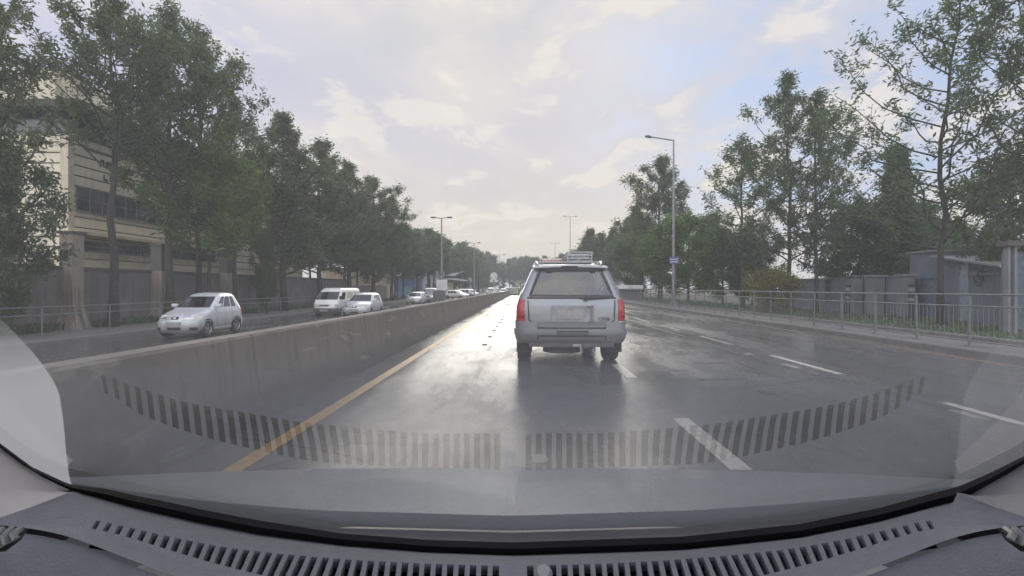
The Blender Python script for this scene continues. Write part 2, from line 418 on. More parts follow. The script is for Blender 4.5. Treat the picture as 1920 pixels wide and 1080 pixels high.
def marking(name, rects, mat):
    b = MB()
    for (x0, x1, y0, y1) in rects:
        n = max(1, int((y1 - y0) / 6)); b.grid([[(x0, y, .004), (x1, y, .004)] for y in lin(y0, y1, n)])
    return tag(b.build(name, mat), kind='structure')
marking('yellow_edge_line', [(-2.40, -2.24, -6, 330)], M['line_yellow'])
marking('white_lane_dashes', [(1.63, 1.81, y, y + l) for y, l in ((4.12, 1.62), (8.3, 1.5), (12.6, 1.7), (17, 1.8), (21.5, 2), (26, 2), (31, 2.2), (36, 2.5), (42, 3), (49, 3), (57, 3), (66, 3), (76, 3))], M['line_white'])
marking('white_right_lane_dashes', [(5.22, 5.36, y, y + l) for y, l in ((4.4, 2.25), (8.75, 2.35))], M['line_white'])
marking('worn_right_lane_dashes', [(5.2, 5.34, y, y + l) for y, l in ((13.2, 2.4), (17.6, 2.4), (22, 3), (28, 3), (35, 3), (43, 3), (52, 4))] +
        [(4.86, 5.0, 9.35, 9.9), (4.86, 4.96, 8.7, 9.0), (4.8, 4.95, 11.2, 11.5), (5.0, 5.12, 5.75, 6.2)], M['line_worn'])
marking('worn_right_edge_line', [(8.95, 9.07, 6, 60)], M['line_yellow_worn'])
marking('faded_old_lane_marks', [(-.84, -.77, 8.2, 9.4), (-.9, -.83, 11.8, 12.8)], M['line_ghost'])
def seam(pts, wd):
    b = MB(); L = []; Rr = []
    for i, (x, y) in enumerate(pts):
        k = wd * (.6 + .4 * math.sin(i * 1.7)) * (0.2 if i in (0, len(pts) - 1) else 1)
        L.append((x - k, y, .003)); Rr.append((x + k, y, .003))
    b.grid([L, Rr]); return b
for x0, y0, y1, wd in ((4.72, 9.8, 34, .07), (4.12, 9.2, 15, .05), (3.3, 7.0, 7.35, .12), (3.0, 8.1, 8.3, .35), (2.5, 9.0, 9.15, .45), (3.6, 9.9, 10.1, .4), (6.8, 14, 40, .05)):
    n = 14; pts = [(x0 + .05 * math.sin(k * 1.3 + x0), y0 + (y1 - y0) * k / n) for k in range(n + 1)]
    tag(seam(pts, wd).build('tar_seam', M['tar']), kind='structure')
# dark raised studs beside the vehicle
for k in range(7):
    b = MB(); y0 = 13.0 + k * 2.1; x0 = -1.04 - .01 * k; b.box(x0 - .06, x0 + .06, y0, y0 + .14, 0, .018)
    tag(b.build('road_stud', M['black'], bevel=.01), 'flat dark stud in the row on the wet lane left of the silver vehicle', 'road stud', 'row of dark studs on the wet lane')

# concrete median barrier
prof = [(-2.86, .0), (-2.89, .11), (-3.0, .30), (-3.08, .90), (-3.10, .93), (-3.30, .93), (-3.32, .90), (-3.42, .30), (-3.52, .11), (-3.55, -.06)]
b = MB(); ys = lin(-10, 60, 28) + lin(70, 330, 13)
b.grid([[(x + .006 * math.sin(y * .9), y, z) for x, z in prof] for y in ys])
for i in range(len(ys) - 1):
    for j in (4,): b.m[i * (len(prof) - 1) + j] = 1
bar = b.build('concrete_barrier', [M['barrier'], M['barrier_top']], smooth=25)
tag(bar, 'long grey concrete median barrier with pale top along the yellow line', 'barrier')

# ------------------------------------------------------------------ railings
def railing(name, label, X, z0, y0, y1, step, rails, post_h, bars=None, mat='railpaint', group=None):
    t = thing(name, label, 'railing', (X, y0, z0))
    L = y1 - y0
    for (h, r) in rails:
        b = MB(); n = int(L / 4)
        b.tube([(.012 * math.sin(k * 2.3), L * k / n, h + .008 * math.sin(k * 1.7)) for k in range(n + 1)], r, 8); b.build('rail', M[mat], t, smooth=50)
    n = int(L / step); pm = None
    for k in range(n + 1):
        if k > 95: break
        if pm is None:
            b = MB(); b.tube([(0, 0, 0), (0, 0, post_h)], .025, 8); b.box(-.07, .07, -.07, .07, 0, .02); pm = b.build('post', M[mat], t, smooth=50)
            o = pm
        else:
            o = pm.copy(); link(o); o.parent = t
        o.location = (0.0, k * step, 0); o.rotation_euler = (rnd.uniform(-.012, .012), rnd.uniform(-.012, .012), 0)
    if bars:
        b = MB(); h0, h1, st, r, ymax = bars; k = 0
        while k * st < min(L, ymax):
            y = k * st; b.box(-r, r, y - r, y + r, h0, h1); k += 1
        b.build('bars', M[mat], t)
    return t
railing('railing', 'long weathered steel railing on the right pavement in front of the blue wall', 10.0, .14, 5.6, 146, 1.55,
        [(1.16, .020), (.90, .017), (.12, .014)], 1.16, (.12, .90, .13, .0045, 60))
railing('railing', 'two-rail grey steel railing on the left pavement behind the oncoming cars', -17.4, -.40, 9, 120, 3.0,
        [(1.16, .024), (.88, .022)], 1.16)

# ------------------------------------------------------------------ trees
def tree_mesh(seed, h, width, trunk_h, nlimb, leaf_n, leaf_len, shape='oval', lean=0.0, top_spread=.5, leaf_mat='leaf', clump=.55, tr=.0):
    """returns (trunk mesh, crown mesh): leader with up-swept limbs and twigs, leaf sprays clustered on the twigs"""
    rg = random.Random(seed)
    b = MB(); tips = []
    r0 = tr or h * .013
    lead = []; n = 9
    wob = [(rg.uniform(-1, 1), rg.uniform(-1, 1)) for _ in range(n + 1)]
    for i in range(n + 1):
        t = i / n
        lead.append(Vector((lean * t * t * h + wob[i][0] * .012 * h * min(1, t * 2), wob[i][1] * .012 * h * min(1, t * 2), t * h * .97)))
    b.tube(lead, [r0 * (1.35 if i == 0 else 1) * (1 - .9 * (i / n) ** .9) + .012 for i in range(n + 1)], 7)
    def leadp(t):
        k = min(n - 1, int(t * n)); f = t * n - k; return lead[k].lerp(lead[k + 1], f)
    def width_at(t):
        u = max(0.0, min(1.0, (t - trunk_h) / (1 - trunk_h)))
        if shape == 'oval': return width * (math.sin(PI * min(1, u * .82 + .16)) ** .75)
        if shape == 'cone': return width * (1 - u) ** .8 * min(1, u * 6 + .35)
        if shape == 'round': return width * math.sqrt(max(0, 1 - (2 * u - 1) ** 2)) + .1
        if shape == 'spire': return width * (min(1, u * 4 + .25)) * (1 - u ** 2.2) + .05
        return width
    for k in range(nlimb):
        t = trunk_h + (1 - trunk_h) * ((k + rg.random()) / nlimb) ** 1.0
        if t > .985: t = .985
        az = k * 2.399 + rg.uniform(-.5, .5)
        wl = width_at(min(1, t + .1)) * rg.uniform(.65, 1.12)
        up = rg.uniform(.6, 1.25) * (1.0 if shape != 'round' else .55)
        p0 = leadp(t); pts = [p0]; m = 5
        dirx = Vector((math.cos(az), math.sin(az), 0))
        rise = min(wl * up, (1.02 * h - p0.z) * .95)
        for i in range(1, m + 1):
            s = i / m
            pts.append(p0 + dirx * (wl * (s ** .8)) + Vector((rg.uniform(-.06, .06) * wl, rg.uniform(-.06, .06) * wl, rise * s ** 1.35)))
        rr = max(.018, r0 * .42 * (1 - t * .7))
        b.tube(pts, [rr * (1 - .85 * i / m) + .006 for i in range(m + 1)], 5, caps=False)
        for q in range(int(3 + wl * 1.6)):
            s = rg.uniform(.3, 1); i = min(m - 1, int(s * m)); base = pts[i].lerp(pts[i + 1], s * m - i)
            tw = Vector((rg.gauss(0, 1), rg.gauss(0, 1), rg.gauss(.75, .6))).normalized() * rg.uniform(.35, 1.0) * (.35 + .22 * wl)
            b.tube([base, base + tw * .55 + Vector((0, 0, -.03)), base + tw], [.014, .01, .005], 4, caps=False)
            tips.append((base + tw * .4, base + tw)); 
            if rg.random() < .6: tips.append((base, base + tw * .5))
        tips.append((pts[-2], pts[-1] + (pts[-1] - pts[-2]) * .4))
    tips.append((lead[-2], lead[-1] + Vector((0, 0, .03 * h))))
    rg.shuffle(tips)
    # leaf sprays
    nv = []; nf = []
    per = max(1, leaf_n // len(tips))
    for (a, c) in tips:
        nn = max(1, int(per * rg.uniform(.35, 1.7)))
        for _ in range(nn):
            s = rg.random(); p = a.lerp(c, s) + Vector((rg.gauss(0, clump * .38), rg.gauss(0, clump * .38), rg.gauss(0, clump * .45)))
            d = Vector((rg.gauss(0, 1), rg.gauss(0, 1), rg.gauss(-.25, .7))).normalized()
            L = leaf_len * rg.uniform(.55, 1.35); W = L * rg.uniform(.24, .42)
            sd = d.cross(Vector((rg.gauss(0, 1), rg.gauss(0, 1), rg.gauss(0, 1))))
            if sd.length < 1e-3: continue
            sd.normalize(); nrm = d.cross(sd)
            i0 = len(nv)
            nv += [p, p + d * L * .45 + sd * W * .5 + nrm * L * .06, p + d * L - nrm * L * .08, p + d * L * .5 - sd * W * .5 + nrm * L * .06]
            nf.append((i0, i0 + 1, i0 + 2, i0 + 3))
    tm = bpy.data.meshes.new('trunk'); tm.from_pydata(b.v, [], b.f); tm.materials.append(M['bark']); tm.polygons.foreach_set('use_smooth', [True] * len(tm.polygons))
    cm = bpy.data.meshes.new('crown'); cm.from_pydata([tuple(v) for v in nv], [], nf); cm.materials.append(M[leaf_mat])
    return tm, cm

TV = {}
TV['dense1'] = tree_mesh(1, 16, 3.6, .24, 36, 14500, .26, 'oval', clump=.36)
TV['dense2'] = tree_mesh(2, 16, 3.3, .36, 42, 12500, .26, 'oval', clump=.40)
TV['dense3'] = tree_mesh(3, 16, 3.9, .20, 44, 19500, .28, 'oval', leaf_mat='leaf_brown', clump=.46)
TV['open1'] = tree_mesh(4, 16, 4.0, .47, 38, 9500, .27, 'oval', clump=.40)
TV['round3'] = tree_mesh(14, 8, 3.0, .36, 36, 19000, .24, 'round', leaf_mat='leaf_bright')
TV['dense4'] = tree_mesh(12, 16, 3.5, .18, 44, 18500, .28, 'oval', leaf_mat='leaf_brown', clump=.46)
TV['sparse1'] = tree_mesh(5, 14, 3.7, .22, 44, 6800, .23, 'oval', clump=.30, lean=-.035, tr=.125)
TV['sparse2'] = tree_mesh(6, 14, 3.3, .20, 42, 11000, .23, 'oval', clump=.34, tr=.12)
TV['sparse3'] = tree_mesh(7, 12, 2.9, .22, 34, 7500, .23, 'oval', clump=.34, tr=.11)
TV['round1'] = tree_mesh(8, 8, 3.6, .10, 36, 22000, .30, 'round', leaf_mat='leaf_bright')
TV['round2'] = tree_mesh(9, 8, 3.4, .08, 36, 22000, .30, 'round', leaf_mat='leaf')
TV['cone1'] = tree_mesh(10, 10, 2.0, .12, 40, 16000, .28, 'cone')
TV['bush1'] = tree_mesh(11, 2.2, 1.1, .04, 26, 7000, .15, 'round', leaf_mat='leaf_yellow', clump=.3, tr=.03)
TV['far1'] = tree_mesh(21, 16, 3.3, .30, 26, 6500, .62, 'spire', clump=.8)
TV['far2'] = tree_mesh(22, 16, 3.9, .30, 26, 6500, .62, 'oval', clump=.8)
TV['far4'] = tree_mesh(24, 16, 4.6, .05, 30, 9000, .62, 'oval', clump=.9)
TV['far3'] = tree_mesh(23, 16, 2.6, .30, 26, 6000, .62, 'spire', clump=.8)

def tree(var, X, Y, z, height, label, base_h=None, rz=None, group=None, wide=1.0, name='tree', cat='tree', lean=(0, 0)):
    h0 = {'cone1': 10, 'bush1': 2.2, 'round1': 8, 'round3': 8, 'round2': 8, 'sparse1': 14, 'sparse2': 14, 'sparse3': 12}.get(var, 16)
    t = thing(name, label, cat, (X, Y, z), rnd.uniform(0, 6.28) if rz is None else rz, group)
    s = height / h0
    tm, cm = TV[var]
    for nm, me in (('trunk', tm), ('crown', cm)):
        o = bpy.data.objects.new(nm, me); link(o, t)
    t.scale = (s * wide, s * wide, s)
    t.rotation_euler = (lean[0], lean[1], t.rotation_euler[2])
    return t

def ltree(var, px, X, topy, label, z=-.5, **k):
    Y = yfor(px, X); hgt = zat(topy, X, Y) - z
    return tree(var, X, Y, z, hgt, label, **k)

# left row, nearest first
ltree('dense4', -85, -19.4, -120, 'dense dark tree cut by the left picture edge beside the cream building', wide=.95)
ltree('open1', 212, -19.6, -25, 'tall tree with forked bare trunk in front of the cream building lettering', wide=.95)
ltree('dense2', 318, -19.8, 2, 'tall upright tree whose spiky top stands highest of the left row', wide=.95)
ltree('open1', 372, -20.2, 40, 'tall open tree between the spiky-topped tree and the bright green tree', rz=2.2, wide=.8)
ltree('dense2', 440, -19.6, 178, 'narrow tree standing just behind the bright green tree', wide=.85)
ltree('round3', 392, -18.6, 270, 'bright green bushy tree under the taller dark crowns above the silver hatchback', wide=.85)
ltree('dense4', 532, -19.6, 205, 'brownish pointed tree above the far end of the cream building', wide=1.3)
ltree('dense3', 600, -20.0, 262, 'broad brownish tree above the red sign panel', wide=1.3)
ltree('dense4', 655, -19.8, 300, 'brown-green tree directly above the white van', wide=1.3)
ltree('round2', 500, -18.7, 440, 'small green sapling in front of the end of the cream building', wide=.42)
ltree('dense3', 700, -20.2, 330, 'dark rounded tree between the white van and the cream shop', wide=1.3)
ltree('dense2', 735, -19.8, 372, 'narrow tree left of the cream shop front', wide=1.3)
ltree('far2', 700, -18.6, 450, 'lower green tree leaning over the pavement behind the small silver car', wide=1.0)
G1 = 'trees of the left row fading into the haze'
yy = 84.0; k = 0
while yy < 300:
    v = ('far1', 'far2', 'far3')[k % 3] if yy < 140 else ('far4', 'far2')[k % 2]
    tree(v, -22.0 + rnd.uniform(-1.2, 1.2) + (0 if yy < 130 else rnd.uniform(-4, 1)), yy, -.5, rnd.uniform(11.8, 14.6) + max(0, yy - 90) * .045, 'hazy grey-green tree in the long receding row left of the road', group=G1, wide=rnd.uniform(1.0, 1.35))
    yy += rnd.uniform(5.2, 8.4) * (1 if yy < 150 else 1.5); k += 1
G2 = 'pale trees closing the far end of the road'
for k in range(34):
    X = -56 + k * 3.5 + rnd.uniform(-1.5, 1.5)
    tree(('far4', 'far2', 'far4', 'far1')[k % 4], X, 285 + rnd.uniform(-18, 40), -.3, rnd.uniform(16, 22), 'pale hazy tree in the belt closing the far end of the road', group=G2, wide=rnd.uniform(1.0, 1.45))

ltree('round2', -30, -18.9, 250, 'low dark green tree hanging over the railing at the left picture edge', wide=.62)

# right side
ltree('dense3', 1238, 15.8, 292, 'dark full-crowned tree behind the single-armed lamp post', z=0, wide=1.2)
ltree('round1', 1290, 14.2, 405, 'light green rounded tree beside the lamp post with the blue plate', z=0, wide=1.25)
ltree('round2', 1205, 15.0, 440, 'dark bushy tree right of the silver vehicle roof', z=0, wide=1.15)
ltree('round1', 1355, 15.0, 430, 'mid green bushy tree behind the railing, left of the yellow bush', z=0, wide=1.0, rz=2.0)
ltree('round2', 1410, 16.5, 440, 'dark low tree behind the yellow-green bush', z=0, wide=.9, rz=3.0)
ltree('sparse3', 1392, 15.0, 258, 'small sparse tree just right of the light green rounded tree', z=0, wide=1.2)
ltree('sparse2', 1478, 15.2, 128, 'tall half-bare tree with the straight trunk right of the yellow bush', z=0, wide=.98)
ltree('sparse2', 1530, 15.4, 165, 'half-bare tree second right of the yellow bush, crown touching its neighbour', z=0, rz=1.9, wide=1.05)
ltree('cone1', 1682, 19.5, 268, 'dark cone-shaped conifer left of the tallest bare tree', z=0, wide=1.05)
ltree('round2', 1610, 19.0, 380, 'broad dark leafy tree above the white gate posts', z=0, wide=.95)
ltree('round2', 1690, 21.0, 372, 'dark leafy tree behind the blue sheet-metal hut', z=0, wide=.85, rz=.7)
ltree('sparse1', 1764, 14.8, -40, 'tallest sparse tree with dark leaning trunk before the blue hut', z=0, wide=1.05, rz=2.6)
ltree('sparse2', 1950, 15.0, -160, 'sparse tree cut by the right picture edge', z=0, wide=.8)
ltree('round2', 1898, 19.5, 300, 'hanging dark foliage tree behind the concrete utility post', z=0, wide=.62, rz=.4)
ltree('round2', 1790, 26.0, 420, 'low green tree above the sloping hut roof', z=0, wide=.9, rz=4.0)
ltree('bush1', 1450, 13.0, 512, 'yellow-green flowering bush behind the right railing', z=.05, name='bush', cat='bush', wide=1.0)
G3 = 'trees right of the road behind the silver vehicle'
for k in range(16):
    Y = 78 + k * 11 + rnd.uniform(-3, 3)
    tree(('far2', 'far1', 'far3')[k % 3], 15.5 + rnd.uniform(-1.5, 3), Y, 0, rnd.uniform(10.5, 15.5), 'hazy tree in the receding row to the right of the road', group=G3, wide=rnd.uniform(.95, 1.3))
G4 = 'tall trees standing behind the left wall row'
for k in range(9):
    Y = 64 + k * 7 + rnd.uniform(-2, 2)
    tree('far2', -27 + rnd.uniform(-2, 2), Y, -.5, rnd.uniform(12, 15), 'dark background tree in the second row behind the left pavement trees', group=G4, wide=1.2)

# weeds along the foot of the right railing and the left wall
def weeds(name, x0, x1, y0, y1, n, hmax, z, seed):
    rg = random.Random(seed); nv = []; nf = []
    for _ in range(n):
        x, y = rg.uniform(x0, x1), y0 + (y1 - y0) * rg.random() ** 1.6
        if math.sin(x * 2.1 + y * .7) + math.sin(y * 1.9) < rg.uniform(-1.4, .9): continue
        for q in range(5):
            a = rg.uniform(0, 6.28); hh = hmax * rg.uniform(.3, 1); wv = rg.uniform(.02, .05); bx, by = x + rg.gauss(0, .12), y + rg.gauss(0, .12)
            i0 = len(nv); tx_, ty = math.cos(a) * hh * .5, math.sin(a) * hh * .5
            nv += [(bx - wv * math.sin(a), by + wv * math.cos(a), z), (bx + wv * math.sin(a), by - wv * math.cos(a), z), (bx + tx_ * .5 + wv * math.sin(a), by + ty * .5 - wv * math.cos(a), z + hh * .75), (bx + tx_, by + ty, z + hh)]
            nf.append((i0, i0 + 1, i0 + 2, i0 + 3))
    me = bpy.data.meshes.new(name); me.from_pydata(nv, [], nf); me.materials.append(M['leaf']); tag(link(bpy.data.objects.new(name, me)), kind='stuff')
weeds('grass', 11.6, 17.2, 6, 90, 6000, .22, .05, 3)
weeds('weeds', -20.8, -20.0, 12, 80, 1500, .55, -.5, 4)

# ------------------------------------------------------------------ cream building behind the wall (left)
def facade_mat():
    m, nt = newmat('cream_clapboard'); p = nd(nt, 'ShaderNodeBsdfPrincipled'); co = coord(nt)
    sp = nd(nt, 'ShaderNodeSeparateXYZ'); lk(nt, co, sp.inputs[0])
    fr = math_(nt, 'FRACT', math_(nt, 'DIVIDE', sp.outputs[2], .62))
    groove = sstep(nt, fr, .17, .11)
    n = noise(nt, mapping(nt, co, (.5, .5, 1.5)), .8, 6, .65); st = noise(nt, mapping(nt, co, (1.2, 1.2, .12)), 1.6, 6, .7)
    c = ramp(nt, n, [(.3, (.66, .60, .47)), (.7, (.80, .74, .59))])
    c = mixc(nt, math_(nt, 'MULTIPLY', sstep(nt, st, .52, .72), .4), c, (.25, .21, .15, 1))
    c = mixc(nt, math_(nt, 'MULTIPLY', groove, .88), c, (.05, .042, .032, 1))
    lk(nt, c, p.inputs['Base Color']); p.inputs['Roughness'].default_value = .75
    lk(nt, bump(nt, math_(nt, 'SUBTRACT', 1.0, groove), .6, .05), p.inputs['Normal']); finish(nt, p.outputs[0]); return m
M['facade'] = facade_mat()
M['plain_cream'] = concrete('cream_plaster', (.62, .56, .43), .35, (.25, .21, .15))
M['winglass'] = simple('window_glass', (.03, .04, .055), .12, var=.6, scale=1.2, coat=.5)
M['winframe'] = simple('window_frame', (.15, .16, .16), .5)
M['roofdark'] = simple('dark_roof_soffit', (.05, .047, .043), .7)
FX = -27.0
YA, YB = yfor(128, FX), yfor(566, FX)
bl = thing('factory_building', 'long cream ribbed building with ribbon windows behind the left trees', 'building', (FX, YA, -.5))
LB = YB - YA
def fz(py): return zat(py, FX, YA) + .5
ztop = fz(252)
b = MB(); b.box(-16, 0, 0, LB, 0, ztop); b.build('wall', M['facade'], bl)
b = MB(); b.box(-.45, .05, -.06, .34, 0, ztop + .02); b.box(-.3, .06, LB - .6, LB + .05, 0, ztop + .02); b.build('corner_pier', M['plain_cream'], bl)
b = MB(); b.box(-17, 1.5, -1.0, LB + 1, ztop + 1.35, ztop + 1.75); b.build('roof', M['roofdark'], bl)
b = MB(); b.box(-14, -2.2, 1.5, LB * .30, ztop + 1.75, ztop + 4.6); b.build('penthouse', M['plain_cream'], bl)
b = MB(); b.box(-15.8, -.25, .2, LB - .3, ztop, ztop + 1.35); ct = b.build('clerestory', M['winglass'], bl)
def ribbon(z0, z1, y0, y1, step):
    b = MB(); b.box(0, .02, y0, y1, z0, z1); wn = b.build('window', M['winglass'], bl)
    f = MB(); f.box(.02, .07, y0 - .06, y1 + .06, z1, z1 + .09); f.box(.02, .12, y0 - .06, y1 + .06, z0 - .1, z0)
    y = y0
    while y <= y1: f.box(.021, .06, y - .035, y + .035, z0, z1); y += step
    f.box(.021, .05, y0, y1, (z0 + z1) / 2 - .02, (z0 + z1) / 2 + .02)
    f.build('frame', M['winframe'], wn)
ribbon(fz(391), fz(347), .5, LB * .42, .95)
ribbon(fz(391), fz(347), LB * .5, LB - 1.4, .95)
ribbon(fz(466), fz(450), .5, LB * .45, 2.6)
b = MB(); b.box(-.02, 1.0, -.5, LB * .5, fz(440), fz(434)); b.box(.0, .08, -.1, LB, fz(482), fz(473)); b.build('ledge', M['plain_cream'], bl)
# painted wall writing: two short lines, broken by the leaves
b = MB(); lr = random.Random(5)
def glyphs(y, z, n, hgt):
    for k in range(n):
        w_ = lr.uniform(.28, .42)
        b.box(.012, .03, y, y + .1, z, z + hgt * lr.uniform(.6, 1))
        b.box(.012, .03, y + .1, y + w_, z + hgt * lr.choice((.0, .4, .75)), z + hgt * lr.choice((.2, .6, .95)) + .06)
        if lr.random() < .7: b.box(.012, .03, y + w_ - .1, y + w_, z + .02, z + hgt * lr.uniform(.4, .9))
        y += w_ + .14
glyphs(2.2, fz(296), 6, .46); glyphs(2.5, fz(322), 8, .44)
b.build('lettering', simple('faded_sign_paint', (.045, .04, .035), .7), bl)

# boundary wall with tall pillars (left)
WX = -21.0
wt = thing('boundary_wall', 'grimy grey boundary wall below the cream building', 'wall', (WX, 8, -.55))
b = MB(); b.box(-.14, .14, 0, 52, 0, 2.85); b.build('wall', M['wall'], wt)
b = MB(); b.box(-.2, .2, 0, 52, 2.85, 3.0); b.build('coping', M['pillar_dark'], wt, bevel=.02)
b = MB(); b.box(-.1, .1, 52, 69, 0, 2.3); b.build('fence_panel', corrugated('brown_sheet', (.16, .14, .12)), wt)
for px, topy, lab in ((135, 434, 'tall peeling wall pillar nearest the left edge, pale and root-covered below'), (300, 458, 'dark square wall pillar left of the silver hatchback'), (423, 470, 'dark-capped wall pillar behind the silver hatchback roof')):
    X = WX + .45; Y = yfor(px, X); zt = zat(topy, X, Y)
    t = thing('wall_pillar', lab, 'pillar', (X, Y, -.5), 0)
    hgt = zt + .5; pb = MB(); rg = random.Random(px)
    rows = []
    for i in range(9):
        z = hgt * .66 * i / 8; ww = .30 + (.22 * (1 - i / 2.5) if i < 3 else 0)
        rows.append([(sx * ww * rg.uniform(.92, 1.06), sy * ww * rg.uniform(.92, 1.06), z) for sx, sy in ((-1, -1), (0, -1.05), (1, -1), (1.05, 0), (1, 1), (0, 1.05), (-1, 1), (-1.05, 0), (-1, -1))])
    pb.grid(rows); pb.build('shaft', M['pillar'], t, smooth=35)
    pb = MB(); pb.box(-.31, .31, -.31, .31, hgt * .66, hgt - .12); pb.build('pier', M['pillar_dark'] if px > 200 else M['pillar'], t, bevel=.02)
    pb = MB(); pb.box(-.37, .37, -.37, .37, hgt - .12, hgt); pb.build('cap', M['pillar_dark'], t, bevel=.02)
    if px < 200:
        pb = MB()
        for q in range(11):
            a = rg.uniform(0, 6.28); z1 = rg.uniform(.4, 2.6)
            pb.tube([(.33 * math.cos(a), .33 * math.sin(a), z1), (.42 * math.cos(a), .42 * math.sin(a), z1 * .5), (.6 * math.cos(a + .2), .6 * math.sin(a + .2), .05)], [.025, .05, .07], 5)
        pb.build('roots', M['pillar'], t, smooth=60)

# red panel sign and shop buildings further on
Y = 50; t = thing('sign_panel', 'faded red sign panel on posts under the trees behind the white van', 'sign', (xat(591, Y), Y, -.5))
b = MB(); b.box(-.72, .72, -.05, .05, zat(498, -20, Y) + .5, zat(479, -20, Y) + .5); b.build('panel', simple('faded_red', (.30, .075, .05), .7), t)
b = MB(); b.box(-.6, -.52, -.03, .03, 0, 3.7); b.box(.52, .6, -.03, .03, 0, 3.7); b.build('posts', M['metal'], t)

def shop(px0, px1, topy, X, label, mat, deep=8, extras=()):
    Y0 = yfor(px0, X); Y1 = yfor(px1, X); zt = zat(topy, X, (Y0 + Y1) / 2) + .5
    t = thing('shop_building', label, 'shop', (X, Y0, -.5)); L = Y1 - Y0
    b = MB(); b.box(-deep, 0, 0, L, 0, zt); b.build('wall', M[mat], t)
    b = MB(); b.box(-deep - .2, .5, -.3, L + .3, zt, zt + .25); b.build('roof', M['roofdark'], t)
    for (f0, f1, h0, h1, m, nm, pr) in extras:
        b = MB(); b.box(.0, pr, L * f0, L * f1, zt * h0, zt * h1); b.build(nm, M[m], t, bevel=.02)
    return t
shop(700, 742, 508, -23.5, 'cream plaster shop with dark doorway left of the blue shop', 'shopwall', extras=((.15, .4, 0, .5, 'black', 'door', .03), (.55, .9, .55, .8, 'winglass', 'window', .03), (.05, .95, .86, .95, 'shopwhite', 'sign_board', .1)))
shop(746, 790, 522, -23.5, 'blue and teal shop front behind the small silver cars', 'shopblue', extras=((.1, .5, .1, .6, 'teal', 'door', .04), (.55, .9, 0, .55, 'black', 'shutter', .03), (.02, .98, .72, .95, 'shopblue', 'sign_board', .15)))
shop(793, 832, 512, -23.5, 'grey-white shop row behind the left double lamp post', 'shopwhite', extras=((.1, .3, 0, .5, 'shopblue', 'door', .03), (.4, .6, 0, .5, 'black', 'door', .03), (.68, .92, .2, .55, 'winglass', 'window', .03)))
# filling-station like white canopy building
X = -21.5; Y0 = yfor(838, X); Y1 = yfor(882, X)
t = thing('canopy_building', 'white building with pale curved canopy and tall ribbed sign tower', 'building', (X, Y0, -.5)); L = Y1 - Y0
b = MB(); b.box(-9, 0, 0, L * .62, 0, 3.6); b.build('wall', simple('pale_yellow_render', (.55, .5, .30), .7), t)
b = MB(); b.grid([[(-8 + 10 * u, L * .02 + L * .6 * v, 4.6 + 3.0 * math.sin(PI * (.08 + .42 * v))) for u in (0, .5, 1)] for v in lin(0, 1, 10)]); b.box(-8, 2, 0, L * .62, 4.2, 4.65); b.build('canopy', M['shopwhite'], t)
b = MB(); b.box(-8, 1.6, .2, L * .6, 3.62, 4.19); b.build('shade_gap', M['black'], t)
b = MB(); b.box(-2, .6, L * .66, L * .92, 0, 9.4)
for q in range(6): b.box(.6, .75, L * .66, L * .92, 2.5 + q * 1.1, 2.6 + q * 1.1)
b.box(-2, .9, L * .86, L * .93, 0, 10.6); b.build('sign_tower', M['shopwhite'], t)

# ------------------------------------------------------------------ right compound: blue-grey wall, white posts, sheet hut
RX = 17.5
wt = thing('compound_wall', 'blue-grey painted compound wall behind the right railing', 'wall', (RX, 0, 0))
Ya, Yb = yfor(1712, RX), yfor(1462, RX)
b = MB(); b.box(-.12, .12, Ya, Yb, 0, 1.95); b.build('wall', M['bluewall'], wt)
b = MB(); b.box(-.17, .17, Ya, Yb, 1.95, 2.03); b.build('coping', M['whitepost'], wt)
for px, ty, wd, lab in ((1478, 518, .34, 'white wall post right of the yellow bush'), (1540, 522, .3, 'slim pale wall post beside the half-bare tree trunk'),
                        (1603, 517, .55, 'broad pale gate post with dark cap left of the branch'), (1640, 516, .62, 'white tapered gate post with flat cap'), (1697, 514, .5, 'grey gate post next to the sheet-metal hut')):
    X = RX - .5; Y = yfor(px, X); t = thing('gate_post', lab, 'post', (X, Y, 0)); h = zat(ty, X, Y)
    b = MB(); a = wd / 2; b.add([(-a * .8, -a * .8, 0), (a * .8, -a * .8, 0), (a * .8, a * .8, 0), (-a * .8, a * .8, 0), (-a, -a, h - .1), (a, -a, h - .1), (a, a, h - .1), (-a, a, h - .1)],
                             [(0, 1, 2, 3), (4, 5, 6, 7), (0, 1, 5, 4), (1, 2, 6, 5), (2, 3, 7, 6), (3, 0, 4, 7)]); b.build('shaft', M['whitepost'], t, bevel=.02)
    b = MB(); b.box(-a - .08, a + .08, -a - .08, a + .08, h - .1, h); b.build('cap', M['pillar_dark'] if px == 1603 else M['whitepost'], t, bevel=.015)
# dark bollard-like posts with white bands
for px, lab in ((1588, 'dark short post with two white bands behind the railing, left of the gate'), (1706, 'dark leaning post with white stripe beside the hut corner')):
    X = RX - 1.6; Y = yfor(px, X); t = thing('striped_post', lab, 'post', (X, Y, .05)); t.rotation_euler = (0, .04, 0)
    b = MB(); b.tube([(0, 0, 0), (0, 0, 1.55)], [.12, .10], 10); b.build('shaft', M['black'], t, smooth=50)
    b = MB(); b.tube([(0, 0, 1.25), (0, 0, 1.42)], .125, 10); b.tube([(0, 0, .85), (0, 0, .98)], .13, 10); b.build('band', M['whitepost'], t, smooth=50)
